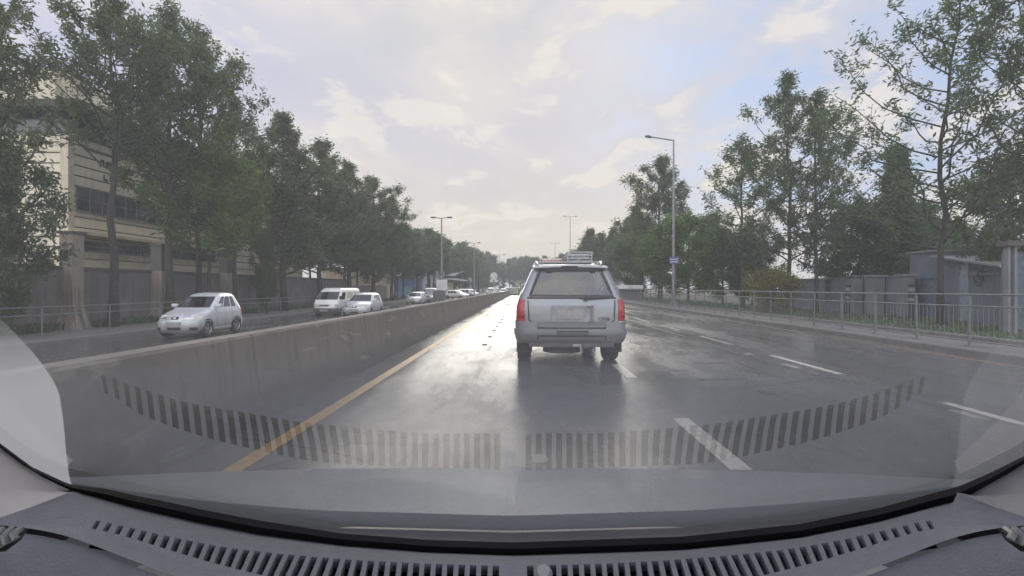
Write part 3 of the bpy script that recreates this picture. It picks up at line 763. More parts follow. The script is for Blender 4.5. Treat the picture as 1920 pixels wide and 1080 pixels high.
# hut
HX = 18.0; Y0, Y1 = yfor(1884, HX), yfor(1706, HX)
ht = thing('sheet_metal_hut', 'blue-grey sheet-metal hut with stepped roof at the right', 'hut', (HX, Y0, 0)); L = Y1 - Y0
def hz(py, px): return zat(py, HX, yfor(px, HX))
b = MB(); f = lambda px: yfor(px, HX) - Y0
zt = hz(474, 1730)
b.box(0, 5, f(1762), f(1706), 0, zt)
ya, yb = f(1884), f(1766); z1, z2 = hz(503, 1880), hz(482, 1790)
b.add([(0, ya, 0), (0, yb, 0), (0, yb, z2), (0, ya, z1), (5, ya, 0), (5, yb, 0), (5, yb, z2), (5, ya, z1)], [(0, 1, 2, 3), (4, 7, 6, 5), (0, 3, 7, 4), (1, 5, 6, 2), (3, 2, 6, 7), (0, 4, 5, 1)])
b.build('wall', M['sheet'], ht)
b = MB(); b.add([(-.45, ya - .3, z1 + .02), (-.45, yb + .1, z2 + .04), (5.2, yb + .1, z2 + .04), (5.2, ya - .3, z1 + .02), (-.45, ya - .3, z1 + .10), (-.45, yb + .1, z2 + .12), (5.2, yb + .1, z2 + .12), (5.2, ya - .3, z1 + .10)],
                [(0, 1, 2, 3), (4, 5, 6, 7), (0, 1, 5, 4), (1, 2, 6, 5), (2, 3, 7, 6), (3, 0, 4, 7)]); b.box(-.12, 5.1, f(1764), f(1704), zt, zt + .08); b.build('roof', M['metal'], ht)
b = MB(); b.box(-.03, 0, f(1758), f(1732), 0, hz(522, 1745)); b.box(-.10, 0, f(1760), f(1729), hz(522, 1745), hz(518, 1745)); b.build('door', simple('blue_grey_door', (.15, .19, .25), .5), ht)
b = MB(); b.box(-.10, -.002, ya + .2, f(1818), hz(516, 1850), hz(511, 1850)); b.box(-.08, -.002, f(1812), f(1786), hz(497, 1800), hz(490, 1800)); b.build('beam', M['whitepost'], ht)
b = MB(); b.box(-.06, -.002, f(1818), f(1802), 0, z2 - .15); b.build('panel', simple('pale_blue_panel', (.27, .31, .36), .5), ht)
# concrete utility post far right
X = 14.0; Y = yfor(1892, X); t = thing('utility_post', 'paired concrete utility post at the far right edge', 'post', (X, Y, 0)); h = zat(452, X, Y)
b = MB(); b.box(-.10, -.03, -.09, .09, 0, h - .15); b.box(.08, .16, -.09, .09, 0, h - .12); b.build('shaft', M['whitepost'], t, bevel=.02)
b = MB(); b.box(-.2, .3, -.2, .2, h - .15, h); b.build('cap', M['pillar_dark'], t)
b = MB(); b.box(.28, 3.5, .4, .55, 0, h - .3); tag(b.build('dark_gate', simple('dark_blue_gate', (.10, .13, .18), .5)), 'dark blue-grey gate leaf right of the utility post', 'gate').location = (X, Y, 0)
# roadside kiosk seen past the silver vehicle
Y = 62; X = xat(1182, Y); t = thing('kiosk', 'low white-roofed roadside kiosk past the right side of the silver vehicle', 'kiosk', (X, Y, 0))
b = MB(); b.box(-1.3, 1.3, 0, 2, 0, 1.35); b.build('wall', M['greyplastic'], t)
b = MB(); b.box(-1.5, 1.5, -.3, 2.3, 1.35, 1.8); b.build('roof', M['shopwhite'], t, bevel=.04)
b = MB(); b.box(-1.1, 1.1, -.02, 0, .75, 1.25); b.build('counter_opening', M['black'], t)

# ------------------------------------------------------------------ street lamps
def lamp(px, topy, X, Y, z0, label, double=True, armpx=52, sign=None):
    t = thing('street_lamp', label, 'street lamp', (X, Y, z0))
    h = zat(topy, X, Y) - z0; sc = Y / 960
    b = MB(); b.tube([(0, 0, 0), (0, 0, h * .45), (0, 0, h)], [.13, .10, .06], 10); b.box(-.2, .2, -.2, .2, 0, .35); b.build('pole', M['lamp_pole'], t, smooth=50)
    if double:
        for s in (-1, 1):
            a = 1.1 * (1 if Y < 100 else 1.5)
            b = MB(); b.tube([(0, 0, h - .02), (s * a * .6, 0, h + .06), (s * a * .75, 0, h + .05)], .04, 6); ar = b.build('arm', M['lamp_pole'], t, smooth=50)
            b = MB(); b.box(s * a * .75 - .25, s * a * .75 + .25, -.12, .12, h, h + .14); b.build('lamp_head', M['greyplastic'], t, bevel=.03)
    else:
        a = armpx * sc
        b = MB(); b.tube([(0, 0, h - .05), (-a * .8, 0, h + .22), (-a * .85, 0, h + .23)], .05, 6); b.build('arm', M['lamp_pole'], t, smooth=50)
        b = MB(); b.tube([(-a * .78, 0, h + .2), (-a * .9, 0, h + .26), (-a * 1.02, 0, h + .27)], [.07, .12, .06], 8); b.build('lamp_head', M['greyplastic'], t, smooth=50)
    if sign:
        z = zat(sign, X, Y) - z0
        b = MB(); b.box(-.36, .36, -.16, -.13, z - .27, z + .27)
        for q in (-.12, .06): b.box(-.28, .26, -.165, -.161, z + q - .03, z + q + .03, 1)
        b.build('sign_plate', [simple('blue_plate', (.10, .13, .26), .5), M['paper']], t)
    return t
lamp(1258, 262, 11.0, yfor(1263, 11.0), .05, 'tall single-arm street lamp with small blue plate on the right verge', False, 52, 488)
lamp(828, 409, xat(828, 51), 51, -.06, 'nearest left double-arm street lamp on the median island', True)
lamp(889, 456, xat(889, 86), 86, -.06, 'second left double-arm street lamp, farther along the median', True)
lamp(1069, 406, 9.9, yfor(1069, 9.9), .1, 'double-arm street lamp rising above the silver vehicle roof luggage', True)
lamp(1041, 456, 9.9, yfor(1041, 9.9), .1, 'smaller distant double-arm street lamp above the left half of the silver roof', True)
lamp(936, 478, xat(936, 120), 120, -.06, 'thin hazy double-arm street lamp near the far pickup', True)
# traffic island board at the foot of the median lamp
t = thing('island_sign', 'grey sign board standing on a black base by the left double lamp', 'sign', (xat(824, 49), 49, -.06))
b = MB(); b.box(-.62, .5, -.1, .1, .12, 1.25); b.build('board', M['greyplastic'], t, bevel=.02)
b = MB(); b.box(-.8, .75, -.25, .25, 0, .14); b.build('base', M['black'], t)
b = MB(); b.box(-.3, .75, -.05, .05, 1.3, 2.3); b.build('panel', M['shopwhite'], t); b = MB(); b.box(-.35, -.1, -.06, .06, 2.55, 3.1); b.box(.2, .5, -.06, .06, 2.55, 3.1); b.box(.0, .08, -.03, .03, 1.2, 3.1); b.build('small_plates', M['whitepost'], t)
# round billboard far down the median
Y = 150; t = thing('advert_pylon', 'small round-topped advert pylon far down the median', 'sign', (xat(926, Y), Y, -.06))
b = MB(); b.tube([(0, 0, 0), (0, 0, 4)], .3, 8); b.build('pole', M['lamp_pole'], t, smooth=50)
b = MB(); b.tube([(0, -.2, 5), (0, .2, 5)], 1.1, 16); b.box(-1.2, 1.2, -.2, .2, 3.2, 4); b.build('sign_face', M['shopwhite'], t)

# ------------------------------------------------------------------ vehicles: stacked plan contours, front at +y
NR, NC, NS = 10, 5, 24
SEG = {}
_i = 0
for nm, c in (('rear', NR), ('rr', NC), ('right', NS), ('fr', NC), ('front', NR), ('fl', NC), ('left', NS), ('rl', NC)):
    SEG[nm] = (_i, _i + c); _i += c
NP = _i
class Shell:
    """levels: (z, half width, rear y, front y, rear corner radius, front corner radius, rear bow, front bow)"""
    def __init__(s, levels): s.lv = [tuple(l) + (0.04, 0.06)[len(l) - 6:] if len(l) < 8 else tuple(l) for l in levels]
    def at(s, z):
        L = s.lv
        if z <= L[0][0]: return L[0]
        for a, b in zip(L, L[1:]):
            if a[0] <= z <= b[0]:
                f = (z - a[0]) / (b[0] - a[0]) if b[0] > a[0] else 0
                return tuple(p + (q - p) * f for p, q in zip(a, b))
        return L[-1]
    def contour(s, l):
        z, w, yr, yf, rr, rf, br, bf = l
        P = []
        def bow(x, w_, k): return k * (1 - (x / w_) ** 2)
        for i in range(NR):
            x = -(w - rr) + 2 * (w - rr) * i / NR; P.append((x, yr - bow(x, w - rr, br) if w > rr else yr, z))
        for i in range(NC):
            a = PI / 2 * i / NC; P.append((w - rr + rr * math.sin(a), yr + rr - rr * math.cos(a), z))
        for i in range(NS):
            P.append((w, yr + rr + (yf - rf - yr - rr) * i / NS, z))
        for i in range(NC):
            a = PI / 2 * i / NC; P.append((w - rf + rf * math.cos(a), yf - rf + rf * math.sin(a), z))
        for i in range(NR):
            x = (w - rf) - 2 * (w - rf) * i / NR; P.append((x, yf + bow(x, w - rf, bf), z))
        for i in range(NC):
            a = PI / 2 * i / NC; P.append((-(w - rf) - rf * math.sin(a), yf - rf + rf * math.cos(a), z))
        for i in range(NS):
            P.append((-w, yf - rf - (yf - rf - yr - rr) * i / NS, z))
        for i in range(NC):
            a = PI / 2 * i / NC; P.append((-(w - rr) - rr * math.cos(a), yr + rr - rr * math.sin(a), z))
        return P
    def body(s, name, mat, parent, holes=(), smooth=38, dz=.08):
        zs = []
        for a, b in zip(s.lv, s.lv[1:]):
            n = max(1, int(round((b[0] - a[0]) / dz)))
            zs += [a[0] + (b[0] - a[0]) * i / n for i in range(n)]
        zs.append(s.lv[-1][0])
        for (z0, z1, a, b) in holes: zs += [z0, z1]
        zs = sorted(set(round(z, 4) for z in zs))
        B = MB(); rows = [s.contour(s.at(z)) for z in zs]
        vs = [v for r in rows for v in r]; fs = []
        for i in range(len(zs) - 1):
            zm = (zs[i] + zs[i + 1]) / 2
            for j in range(NP):
                if any(z0 < zm < z1 and a <= j < b for (z0, z1, a, b) in holes): continue
                fs.append((i * NP + j, i * NP + (j + 1) % NP, (i + 1) * NP + (j + 1) % NP, (i + 1) * NP + j))
        k = (len(zs) - 1) * NP
        fs.append(tuple(k + j for j in range(NP))); fs.append(tuple(range(NP - 1, -1, -1)))
        B.add(vs, fs); return B.build(name, mat, parent, smooth=smooth)
    def panel(s, name, mat, parent, z0, z1, a, b, off=.006, thick=True, nz=4, smooth=38, inset=0.0):
        """a proud panel following the shell between two heights and two contour indices"""
        rows = []; base = []
        for i in range(nz + 1):
            z = z0 + (z1 - z0) * i / nz; C = s.contour(s.at(z)); C2 = s.contour(s.at(z + .02)); C1 = s.contour(s.at(z - .02))
            ro = []; rb = []
            for jj in range(a, b + 1):
                j = jj % NP
                p = Vector(C[j]); t = Vector(C[(j + 1) % NP]) - Vector(C[j - 1]); u = Vector(C2[j]) - Vector(C1[j])
                n = t.cross(u); n = n.normalized() if n.length > 1e-9 else Vector((0, 0, 1))
                ro.append(p + n * off); rb.append(p - n * .01)
            rows.append(ro); base.append(rb)
        B = MB(); B.grid(rows)
        if thick:
            ring = [r for r in rows[0]] + [r[-1] for r in rows[1:]] + list(reversed(rows[-1][:-1])) + [r[0] for r in reversed(rows[1:-1])]
            rin = [r for r in base[0]] + [r[-1] for r in base[1:]] + list(reversed(base[-1][:-1])) + [r[0] for r in reversed(base[1:-1])]
            n = len(ring); B.add(ring + rin, [(i, (i + 1) % n, n + (i + 1) % n, n + i) for i in range(n)])
        return B.build(name, mat, parent, smooth=smooth)
    def rear_y(s, x, z):
        l = s.at(z); w, yr, rr, br = l[1], l[2], l[4], l[6]; ax = abs(x)
        if ax <= w - rr: return yr - br * (1 - (x / (w - rr)) ** 2)
        d = min(ax - (w - rr), rr); return yr + rr - math.sqrt(max(0, rr * rr - d * d))
    def front_y(s, x, z):
        l = s.at(z); w, yf, rf, bf = l[1], l[3], l[5], l[7]; ax = abs(x)
        if ax <= w - rf: return yf + bf * (1 - (x / (w - rf)) ** 2)
        d = min(ax - (w - rf), rf); return yf - rf + math.sqrt(max(0, rf * rf - d * d))
    def strip(s, B, pts, wd, off=.004, front=False, mi=0):
        """thin raised line through (x, z) points on the rear or front face"""
        pts = [Vector((p[0], 0, p[1])) for p in pts]; dense = []
        for p, q in zip(pts, pts[1:]):
            n = max(1, int((q - p).length / .06)); dense += [p.lerp(q, i / n) for i in range(n)]
        dense.append(pts[-1]); L = []; Rr = []
        for i, p in enumerate(dense):
            t = (dense[min(i + 1, len(dense) - 1)] - dense[max(i - 1, 0)]).normalized(); n = Vector((-t.z, 0, t.x))
            for lst, sg in ((L, 1), (Rr, -1)):
                q = p + n * sg * wd / 2
                y = s.front_y(q.x, q.z) + off if front else s.rear_y(q.x, q.z) - off
                lst.append((q.x, y, q.z))
        B.grid([L, Rr], mi)
def wheel(parent, x, y, r, wd, rimmat, tyre_r=.30, rim=.66):
    sg = 1 if x > 0 else -1
    B = MB(); B.lathe_x([(-wd / 2, r * .70), (-wd / 2, r * .93), (-wd * .36, r), (wd * .36, r), (wd / 2, r * .93), (wd / 2, r * rim)], (x, y, r), 28, sgn=sg)
    t = B.build('wheel', M['rubber'], parent, smooth=40)
    B = MB(); B.lathe_x([(wd * .42, r * rim), (wd * .5, r * (rim - .03)), (wd * .34, r * (rim - .08)), (wd * .30, r * .2), (wd * .40, r * .14), (wd * .40, .001)], (x, y, r), 28, sgn=sg)
    for k in range(5):
        a = 2 * PI * k / 5 + .3
        c, s_ = math.cos(a), math.sin(a)
        p = [(x + sg * wd * .44, y + c * q - s_ * e, r + s_ * q + c * e) for q, e in ((r * .12, r * .07), (r * .62, r * .10), (r * .62, -r * .10), (r * .12, -r * .07))]
        B.add(p, [(0, 1, 2, 3)])
    B.build('rim', rimmat, t, smooth=40)
    B = MB()
    for k in range(5):
        a = 2 * PI * k / 5 + .3 + PI / 5; pts = []
        for q, e in ((.24, -.03), (.58, -.17), (.58, .17), (.24, .03)):
            pts.append((x + sg * wd * .405, y + math.cos(a) * q * r - math.sin(a) * e * r, r + math.sin(a) * q * r + math.cos(a) * e * r))
        B.add(pts, [(0, 1, 2, 3)])
    B.build('rim_gap', M['black'], t)
    return t
def arch(S, parent, y, r, zc, mat='black', lip=None):
    for sg in (-1, 1):
        B = MB(); n = 18; zmin = S.lv[0][0] + .01; vs = []; C = []
        for i in range(n + 1):
            a = PI * (i / n) * 1.24 - PI * .12; yy = y + r * math.cos(a); z = max(zmin, zc + r * math.sin(a)); vs.append((yy, z))
        P = [(sg * (S.at(z)[1] + .004), yy, z) for yy, z in vs]; c = (sg * (S.at(zc)[1] + .004), y, max(zmin, zc * .8))
        B.add([c] + P, [(0, i + 1, i + 2) for i in range(n)]); ao = B.build('wheel_arch', M[mat], parent)
        if lip:
            B = MB(); B.tube([(p[0], p[1], p[2]) for p in P[1:-1]], .012, 5); B.build('arch_lip', lip, ao, smooth=60)
def mirror_pod(parent, x, y, z, mat, w=.22, h=.15):
    sg = 1 if x > 0 else -1
    B = MB(); B.box(x - .02 if sg > 0 else x - w, x + w if sg > 0 else x + .02, y - .05, y + .09, z, z + h); m = B.build('wing_mirror', mat, parent, bevel=.035)
    B = MB(); x0, x1 = (x + .03, x + w - .03) if sg > 0 else (x - w + .03, x - .03); B.box(x0, x1, y - .056, y - .052, z + .025, z + h - .025); B.build('mirror_glass', M['mirror'], m)

# --- small hatchback / generic car
def make_car(name, label, loc, rz, L, W, Hh, mat, kind='hatch', detail=True, group=None, glass='carglass', plate=True):
    t = thing(name, label, 'car', loc, rz, group); l2, w2 = L / 2, W / 2; k = Hh / 1.5; m = M[mat]
    if kind == 'hatch':
        lv = [(.20, w2 - .12, -l2 + .12, l2 - .10, .20, .30), (.30 * k, w2 - .03, -l2 + .03, l2 - .02, .25, .38), (.50 * k, w2, -l2, l2, .28, .45), (.66 * k, w2, -l2 + .01, l2 - .05, .28, .48),
              (.76 * k, w2 - .01, -l2 + .02, l2 - .18, .28, .48), (.86 * k, w2 - .03, -l2 + .03, l2 - .52, .28, .42), (.93 * k, w2 - .05, -l2 + .05, l2 - .86, .28, .3), (.97 * k, w2 - .06, -l2 + .06, l2 - .98, .28, .22),
              (1.36 * k, w2 - .20, -l2 + .30, l2 - 1.62, .24, .2), (1.44 * k, w2 - .26, -l2 + .36, l2 - 1.80, .22, .2), (1.485 * k, w2 - .36, -l2 + .5, l2 - 2.0, .2, .2), (1.5 * k, w2 - .5, -l2 + .75, l2 - 2.2, .2, .2)]
        g0, g1 = .99 * k, 1.36 * k; pil = [(.12, .34), (.385, .66), (.71, .93)]
    else:   # estate / minibus / off-roader proportions
        lv = [(.24, w2 - .12, -l2 + .1, l2 - .10, .15, .25), (.36 * k, w2 - .02, -l2 + .02, l2 - .02, .18, .3), (.55 * k, w2, -l2, l2, .2, .35), (.74 * k, w2, -l2, l2 - .06, .2, .35),
              (.84 * k, w2 - .02, -l2 + .01, l2 - .14, .2, .3), (.90 * k, w2 - .03, -l2 + .02, l2 - .45, .2, .28), (.95 * k, w2 - .05, -l2 + .03, l2 - .72, .2, .22),
              (1.34 * k, w2 - .15, -l2 + .14, l2 - 1.15, .2, .2), (1.42 * k, w2 - .2, -l2 + .2, l2 - 1.3, .2, .2), (1.47 * k, w2 - .3, -l2 + .3, l2 - 1.5, .2, .2), (1.5 * k, w2 - .45, -l2 + .5, l2 - 1.8, .2, .2)]
        g0, g1 = .97 * k, 1.34 * k; pil = [(.06, .30), (.34, .62), (.67, .92)]
    S = Shell(lv)
    a0, a1 = SEG['front']; r0, r1 = SEG['rear']
    holes = [(g0, g1, a0 - 2, a1 + 2), (g0, g1, r0, r1)]
    for (u, v) in pil:
        i0, i1 = int(round(u * NS)), int(round(v * NS)); s0 = SEG['right'][0]; q0 = SEG['left'][0]
        holes += [(g0, g1, s0 + i0, s0 + i1), (g0, g1, q0 + NS - i1, q0 + NS - i0)]
    S.body('body', m, t, holes if detail else ())
    gm = M[glass]
    names = ['windscreen', 'rear_window'] + ['side_window'] * 6
    for nm, (z0, z1, a, b) in zip(names, holes): S.panel(nm, gm, t, z0, z1, a, b, .004 if detail else .006, thick=not detail)
    if detail:
        B = MB()
        for x in (-.36, .36):
            B.box(x - .22, x + .22, .0, .2, .3, 1.0 * k); B.box(x - .22, x + .22, .0, .55, .3, .5); B.box(x - .11, x + .11, .02, .14, 1.0 * k, 1.18 * k)
        B.box(-.6, .6, -l2 + .7, -l2 + .9, .3, .95 * k); B.build('seats', M['seat'], t, bevel=.05)
        B = MB(); B.box(-w2 + .12, w2 - .12, l2 - 1.3, l2 - .95, .7, .95 * k); B.build('dashboard', M['black'], t)
    # lights, grille, bumpers
    fr0 = SEG['fr'][0]; fl1 = SEG['fl'][1]
    zl0, zl1 = (.60 * k, .80 * k) if kind == 'hatch' else (.62 * k, .80 * k)
    for (a, b) in ((fr0 + 1, SEG['front'][0] + 2), (SEG['front'][1] - 2, fl1 - 1)):
        hl = S.panel('headlight', M['clear_lens'], t, zl0, zl1, a, b, .012)
        S.panel('lens_shade', M['chrome'], hl, zl0 + .05, zl1 - .05, a + 2, b - 2, .018)
    S.panel('grille', M['black'], t, .63 * k, .71 * k, SEG['front'][0] + 3, SEG['front'][1] - 3, .014)
    S.panel('bumper', m, t, .27 * k, .56 * k, fr0, fl1, .03)
    S.panel('lower_grille', M['black'], t, .30 * k, .38 * k, SEG['front'][0] + 2, SEG['front'][1] - 2, .038)
    if detail:
        for a in (fr0 + 2, SEG['front'][1] + 1): S.panel('fog_lamp', M['black'], t, .29 * k, .37 * k, a, a + 2, .038)
        B = MB(); B.tube([(-.05, S.front_y(0, .70 * k) + .02, .67 * k), (.05, S.front_y(0, .70 * k) + .02, .67 * k)], .045, 10); B.build('badge', M['chrome'], t, smooth=50)
    if plate:
        B = MB(); y = S.front_y(0, .45 * k); B.box(-.26, .26, y + .03, y + .05, .43 * k, .55 * k); B.build('number_plate', M['plate'], t)
    rl = SEG['rr'][0]
    for (a, b) in ((rl - 1, rl + NC), (SEG['rl'][0], SEG['rl'][1] + 1)): S.panel('tail_light', M['red_lens'], t, .62 * k, .92 * k, a, b, .01)
    S.panel('rear_bumper', m, t, .27 * k, .52 * k, SEG['rl'][0], NP + SEG['rr'][1], .03)
    wr = .29 * k if kind == 'hatch' else .33 * k
    yw = (l2 - .68, -l2 + .62)
    for y in yw:
        arch(S, t, y, wr + .055, wr)
        for sg in (-1, 1): wheel(t, sg * (w2 - .085), y, wr, .19, M['alloy'])
    for sg in (-1, 1): mirror_pod(t, sg * (w2 - .05), l2 - 1.32 if kind == 'hatch' else l2 - 1.05, 1.0 * k, m, .2, .13)
    B = MB()
    for sg in (-1, 1):
        for fy in (.12, -.75):
            z = .80 * k; x = sg * (S.at(z)[1] + .012); B.box(x - .012, x + .012, fy - .09, fy + .09, z, z + .035)
    B.build('door_handle', m, t, bevel=.008)
    if detail:
        B = MB()
        for sg in (-1, 1):
            for fy in (l2 - 1.28, -.18, -l2 + .95):
                pts = [(sg * (S.at(z)[1] + .003), fy, z) for z in lin(.32 * k, .95 * k, 6)]
                B.grid([[(p[0], p[1] - .006, p[2]) for p in pts], [(p[0], p[1] + .006, p[2]) for p in pts]])
        B.build('door_seams', M['black'], t)
        for sg in (-1, 1):
            B = MB(); B.box(sg * (w2 - .02) - .03, sg * (w2 - .02) + .03, yw[1] + .4, yw[0] - .4, .24, .31 * k); B.build('side_skirt', m, t, bevel=.02)
    return t

# the oncoming silver hatchback nearest us
Y0 = 18.4; X = xat(345, Y0) - .25
make_car('car', 'silver five-door hatchback oncoming just beyond the median barrier', (X, Y0 + 1.45, -.39), PI + R(1.5), 3.3, 1.62, 1.66, 'silver2')
Y0 = 31.0; X = xat(676, Y0)
make_car('car', 'smaller silver hatchback following beside the white van', (X, Y0 + .6, zl(X)), PI, 3.5, 1.62, 1.5, 'silver2')
Y0 = 60.0; X = xat(781, Y0)
make_car('car', 'distant silver car in front of the grey minibus near the left lamp post', (X, Y0, -.5), PI, 4.1, 1.7, 1.5, 'silver2', detail=False, glass='darkglass')
Y0 = 66.0; X = xat(808, Y0)
make_car('minibus', 'distant grey minibus just left of the median lamp post', (X, Y0, -.5), PI, 4.6, 1.75, 1.95, 'silver', 'estate', detail=False, glass='darkglass')
Y0 = 84.0
make_car('car', 'white car parked side-on before the canopy building, the front one of the pair', (xat(857, Y0), Y0, -.35), PI + R(62), 4.0, 1.7, 1.45, 'white', detail=False, glass='darkglass')
Y0 = 92.0
make_car('car', 'white car parked behind the other white car at the canopy building', (xat(877, Y0), Y0, -.35), PI + R(60), 4.2, 1.7, 1.6, 'white', 'estate', detail=False, glass='darkglass')
Y0 = 118.0
make_car('car', 'far white car coming toward us at the end of the median', (xat(944, Y0), Y0, -.2), PI, 4.2, 1.75, 1.5, 'white', detail=False, glass='darkglass')
Y0 = 128.0
make_car('car', 'far pale off-roader behind the far white car beside the wing mirror', (xat(953, Y0), Y0, -.2), PI, 4.4, 1.8, 1.8, 'silver', 'estate', detail=False, glass='darkglass')
Y0 = 104.0
t = make_car('pickup', 'far white open-backed pickup with dark bull bar ahead of the round advert pylon', (xat(921, Y0), Y0, -.2), PI, 4.2, 1.7, 1.7, 'white', 'estate', detail=False, glass='darkglass')
B = MB(); B.tube([(-.5, 2.2, .45), (-.5, 2.25, .95), (.5, 2.25, .95), (.5, 2.2, .45)], .05, 6); B.build('bull_bar', M['black'], t)

# --- white van
def make_van(label, loc, rz):
    t = thing('van', label, 'van', loc, rz); w2 = .84; l2 = 2.35
    lv = [(.26, .74, -l2 + .1, l2 - .12, .12, .25), (.40, .82, -l2, l2 - .02, .15, .3), (.62, .84, -l2, l2, .16, .32), (.86, .84, -l2, l2 - .04, .16, .3), (1.02, .83, -l2 + .01, l2 - .14, .16, .28),
          (1.16, .825, -l2 + .02, l2 - .34, .16, .22), (1.70, .74, -l2 + .10, l2 - .92, .15, .18), (1.84, .70, -l2 + .14, l2 - 1.12, .15, .18), (1.93, .62, -l2 + .22, l2 - 1.3, .15, .18), (1.97, .45, -l2 + .4, l2 - 1.6, .15, .18)]
    S = Shell(lv); g0, g1 = 1.18, 1.70
    holes = [(g0, g1, SEG['front'][0] - 2, SEG['front'][1] + 2)]
    s0, q0 = SEG['right'][0], SEG['left'][0]
    for (u, v) in ((.80, .97),):
        i0, i1 = int(u * NS), int(v * NS); holes += [(g0, g1 - .04, s0 + i0, s0 + i1), (g0, g1 - .04, q0 + NS - i1, q0 + NS - i0)]
    S.body('body', M['white'], t, holes)
    for nm, (z0, z1, a, b) in zip(('windscreen', 'side_window', 'side_window'), holes): S.panel(nm, M['carglass'], t, z0, z1, a, b, .004, thick=False)
    for sg, base in ((1, s0), (-1, q0)):
        for (u, v) in ((.08, .36), (.42, .74)):
            i0, i1 = int(u * NS), int(v * NS)
            if sg < 0: i0, i1 = NS - i1, NS - i0
            S.panel('panel_window', M['cream_car'], t, g0 + .03, g1 - .03, base + i0, base + i1, .006)
    B = MB()
    for x in (-.4, .4): B.box(x - .24, x + .24, .45, .62, .6, 1.3); B.box(x - .24, x + .24, .45, 1.0, .6, .75)
    B.box(-.75, .75, -l2 + .3, .3, .5, 1.5); B.build('seats', M['seat'], t, bevel=.04)
    for (a, b) in ((SEG['fr'][0] + 1, SEG['front'][0] + 2), (SEG['front'][1] - 2, SEG['fl'][1] - 1)): S.panel('headlight', M['clear_lens'], t, .70, .88, a, b, .012)
    S.panel('grille', M['greyplastic'], t, .74, .86, SEG['front'][0] + 2, SEG['front'][1] - 2, .012)
    S.panel('bumper', M['greyplastic'], t, .30, .62, SEG['fr'][0], SEG['fl'][1], .04)
    B = MB(); y = S.front_y(0, .5); B.box(-.26, .26, y + .04, y + .06, .42, .54); B.build('number_plate', M['plate'], t)
    for y in (l2 - .85, -l2 + .95):
        arch(S, t, y, .38, .32)
        for sg in (-1, 1): wheel(t, sg * (w2 - .09), y, .32, .19, M['alloy'])
    for sg in (-1, 1): mirror_pod(t, sg * .80, l2 - .62, 1.22, M['black'], .2, .2)
    for sg in (-1, 1):
        B = MB(); B.box(sg * .845 - .008, sg * .845 + .008, -1.9, 1.2, .93, .96); B.build('side_moulding', M['greyplastic'], t)
    return t
Y0 = 33.5; X = xat(611, Y0)
make_van('white panel van with dark grey bumper oncoming in the far lane', (X, Y0 + 2.3, zl(X) - .08), PI - R(2))

# --- the silver off-roader in front of us
SY = 9.4; SX = xat(1069, SY)
t = thing('off_roader', 'large silver off-road vehicle ahead seen from behind, luggage on its roof', 'car', (SX, SY + 2.6, 0), R(.6))
l2 = 2.6
lv = [(.42, .90, -l2 + .20, l2 - .1, .16, .3, .02, .05), (.50, .97, -l2 + .08, l2, .20, .35, .05, .06), (.62, 1.0, -l2 + .03, l2, .22, .4, .05, .06), (.84, 1.005, -l2 + .02, l2, .22, .4, .05, .06),
      (1.00, 1.0, -l2 + .02, l2 - .03, .20, .4, .04, .06), (1.12, .99, -l2 + .03, l2 - .18, .18, .35, .04, .06), (1.20, .965, -l2 + .05, l2 - .9, .16, .3, .04, .05), (1.27, .935, -l2 + .07, l2 - 1.25, .14, .22, .04, .05),
      (1.55, .82, -l2 + .17, l2 - 1.75, .12, .2, .04, .04), (1.78, .715, -l2 + .27, l2 - 2.05, .10, .2, .04, .04), (1.84, .68, -l2 + .31, l2 - 2.2, .10, .2, .04, .04), (1.885, .62, -l2 + .36, l2 - 2.4, .10, .2, .04, .04), (1.905, .48, -l2 + .5, l2 - 2.7, .10, .2, .03, .03)]
S = Shell(lv); g0, g1 = 1.285, 1.795
rw = (g0, g1, SEG['rear'][0], SEG['rear'][1]); ws = (g0, g1, SEG['front'][0] - 1, SEG['front'][1] + 1)
holes = [rw, ws]
s0, q0 = SEG['right'][0], SEG['left'][0]
for (u, v) in ((.05, .34), (.40, .62), (.67, .92)):
    i0, i1 = int(round(u * NS)), int(round(v * NS)); holes += [(g0, g1, s0 + i0, s0 + i1), (g0, g1, q0 + NS - i1, q0 + NS - i0)]
S.body('body', M['silver'], t, holes, dz=.05)
S.panel('rear_window', M['carglass'], t, g0, g1, rw[2], rw[3], .003, thick=False, nz=8)
S.panel('windscreen', glassmat('clear_windscreen', (.8, .84, .84), .05), t, g0, g1, ws[2], ws[3], .003, thick=False, nz=8)
for (z0, z1, a, b) in holes[2:]: S.panel('side_window', M['darkglass'], t, z0, z1, a, b, .003, thick=False)
# dark border printed on the rear glass
B = MB(); wl = lambda z, f=1.0: (S.at(z)[1] - S.at(z)[4]) * f
S.strip(B, [(-wl(g0 + .03), g0 + .03), (wl(g0 + .03), g0 + .015)], .03, .006); S.strip(B, [(-wl(g1 - .03), g1 - .03), (wl(g1 - .03), g1 - .02)], .04, .006)
for sg in (-1, 1): S.strip(B, [(sg * (wl(g0) - .04), g0 + .05), (sg * (wl(g1) - .03), g1 - .05)], .05, .006)
B.build('window_border', M['black'], t)
B = MB()
for x in (-.45, .45):
    B.box(x - .26, x + .26, .1, .28, .5, 1.38); B.box(x - .13, x + .13, .12, .26, 1.38, 1.56)
B.box(-.8, .8, -1.2, -1.0, .5, 1.22)
for x in (-.5, .5): B.box(x - .12, x + .12, -1.2, -1.05, 1.22, 1.36)
B.build('seats', M['seat'], t, bevel=.05)
B = MB(); B.box(-.8, .8, l2 - 1.75, l2 - 1.35, .8, 1.24); B.build('dashboard', M['black'], t)
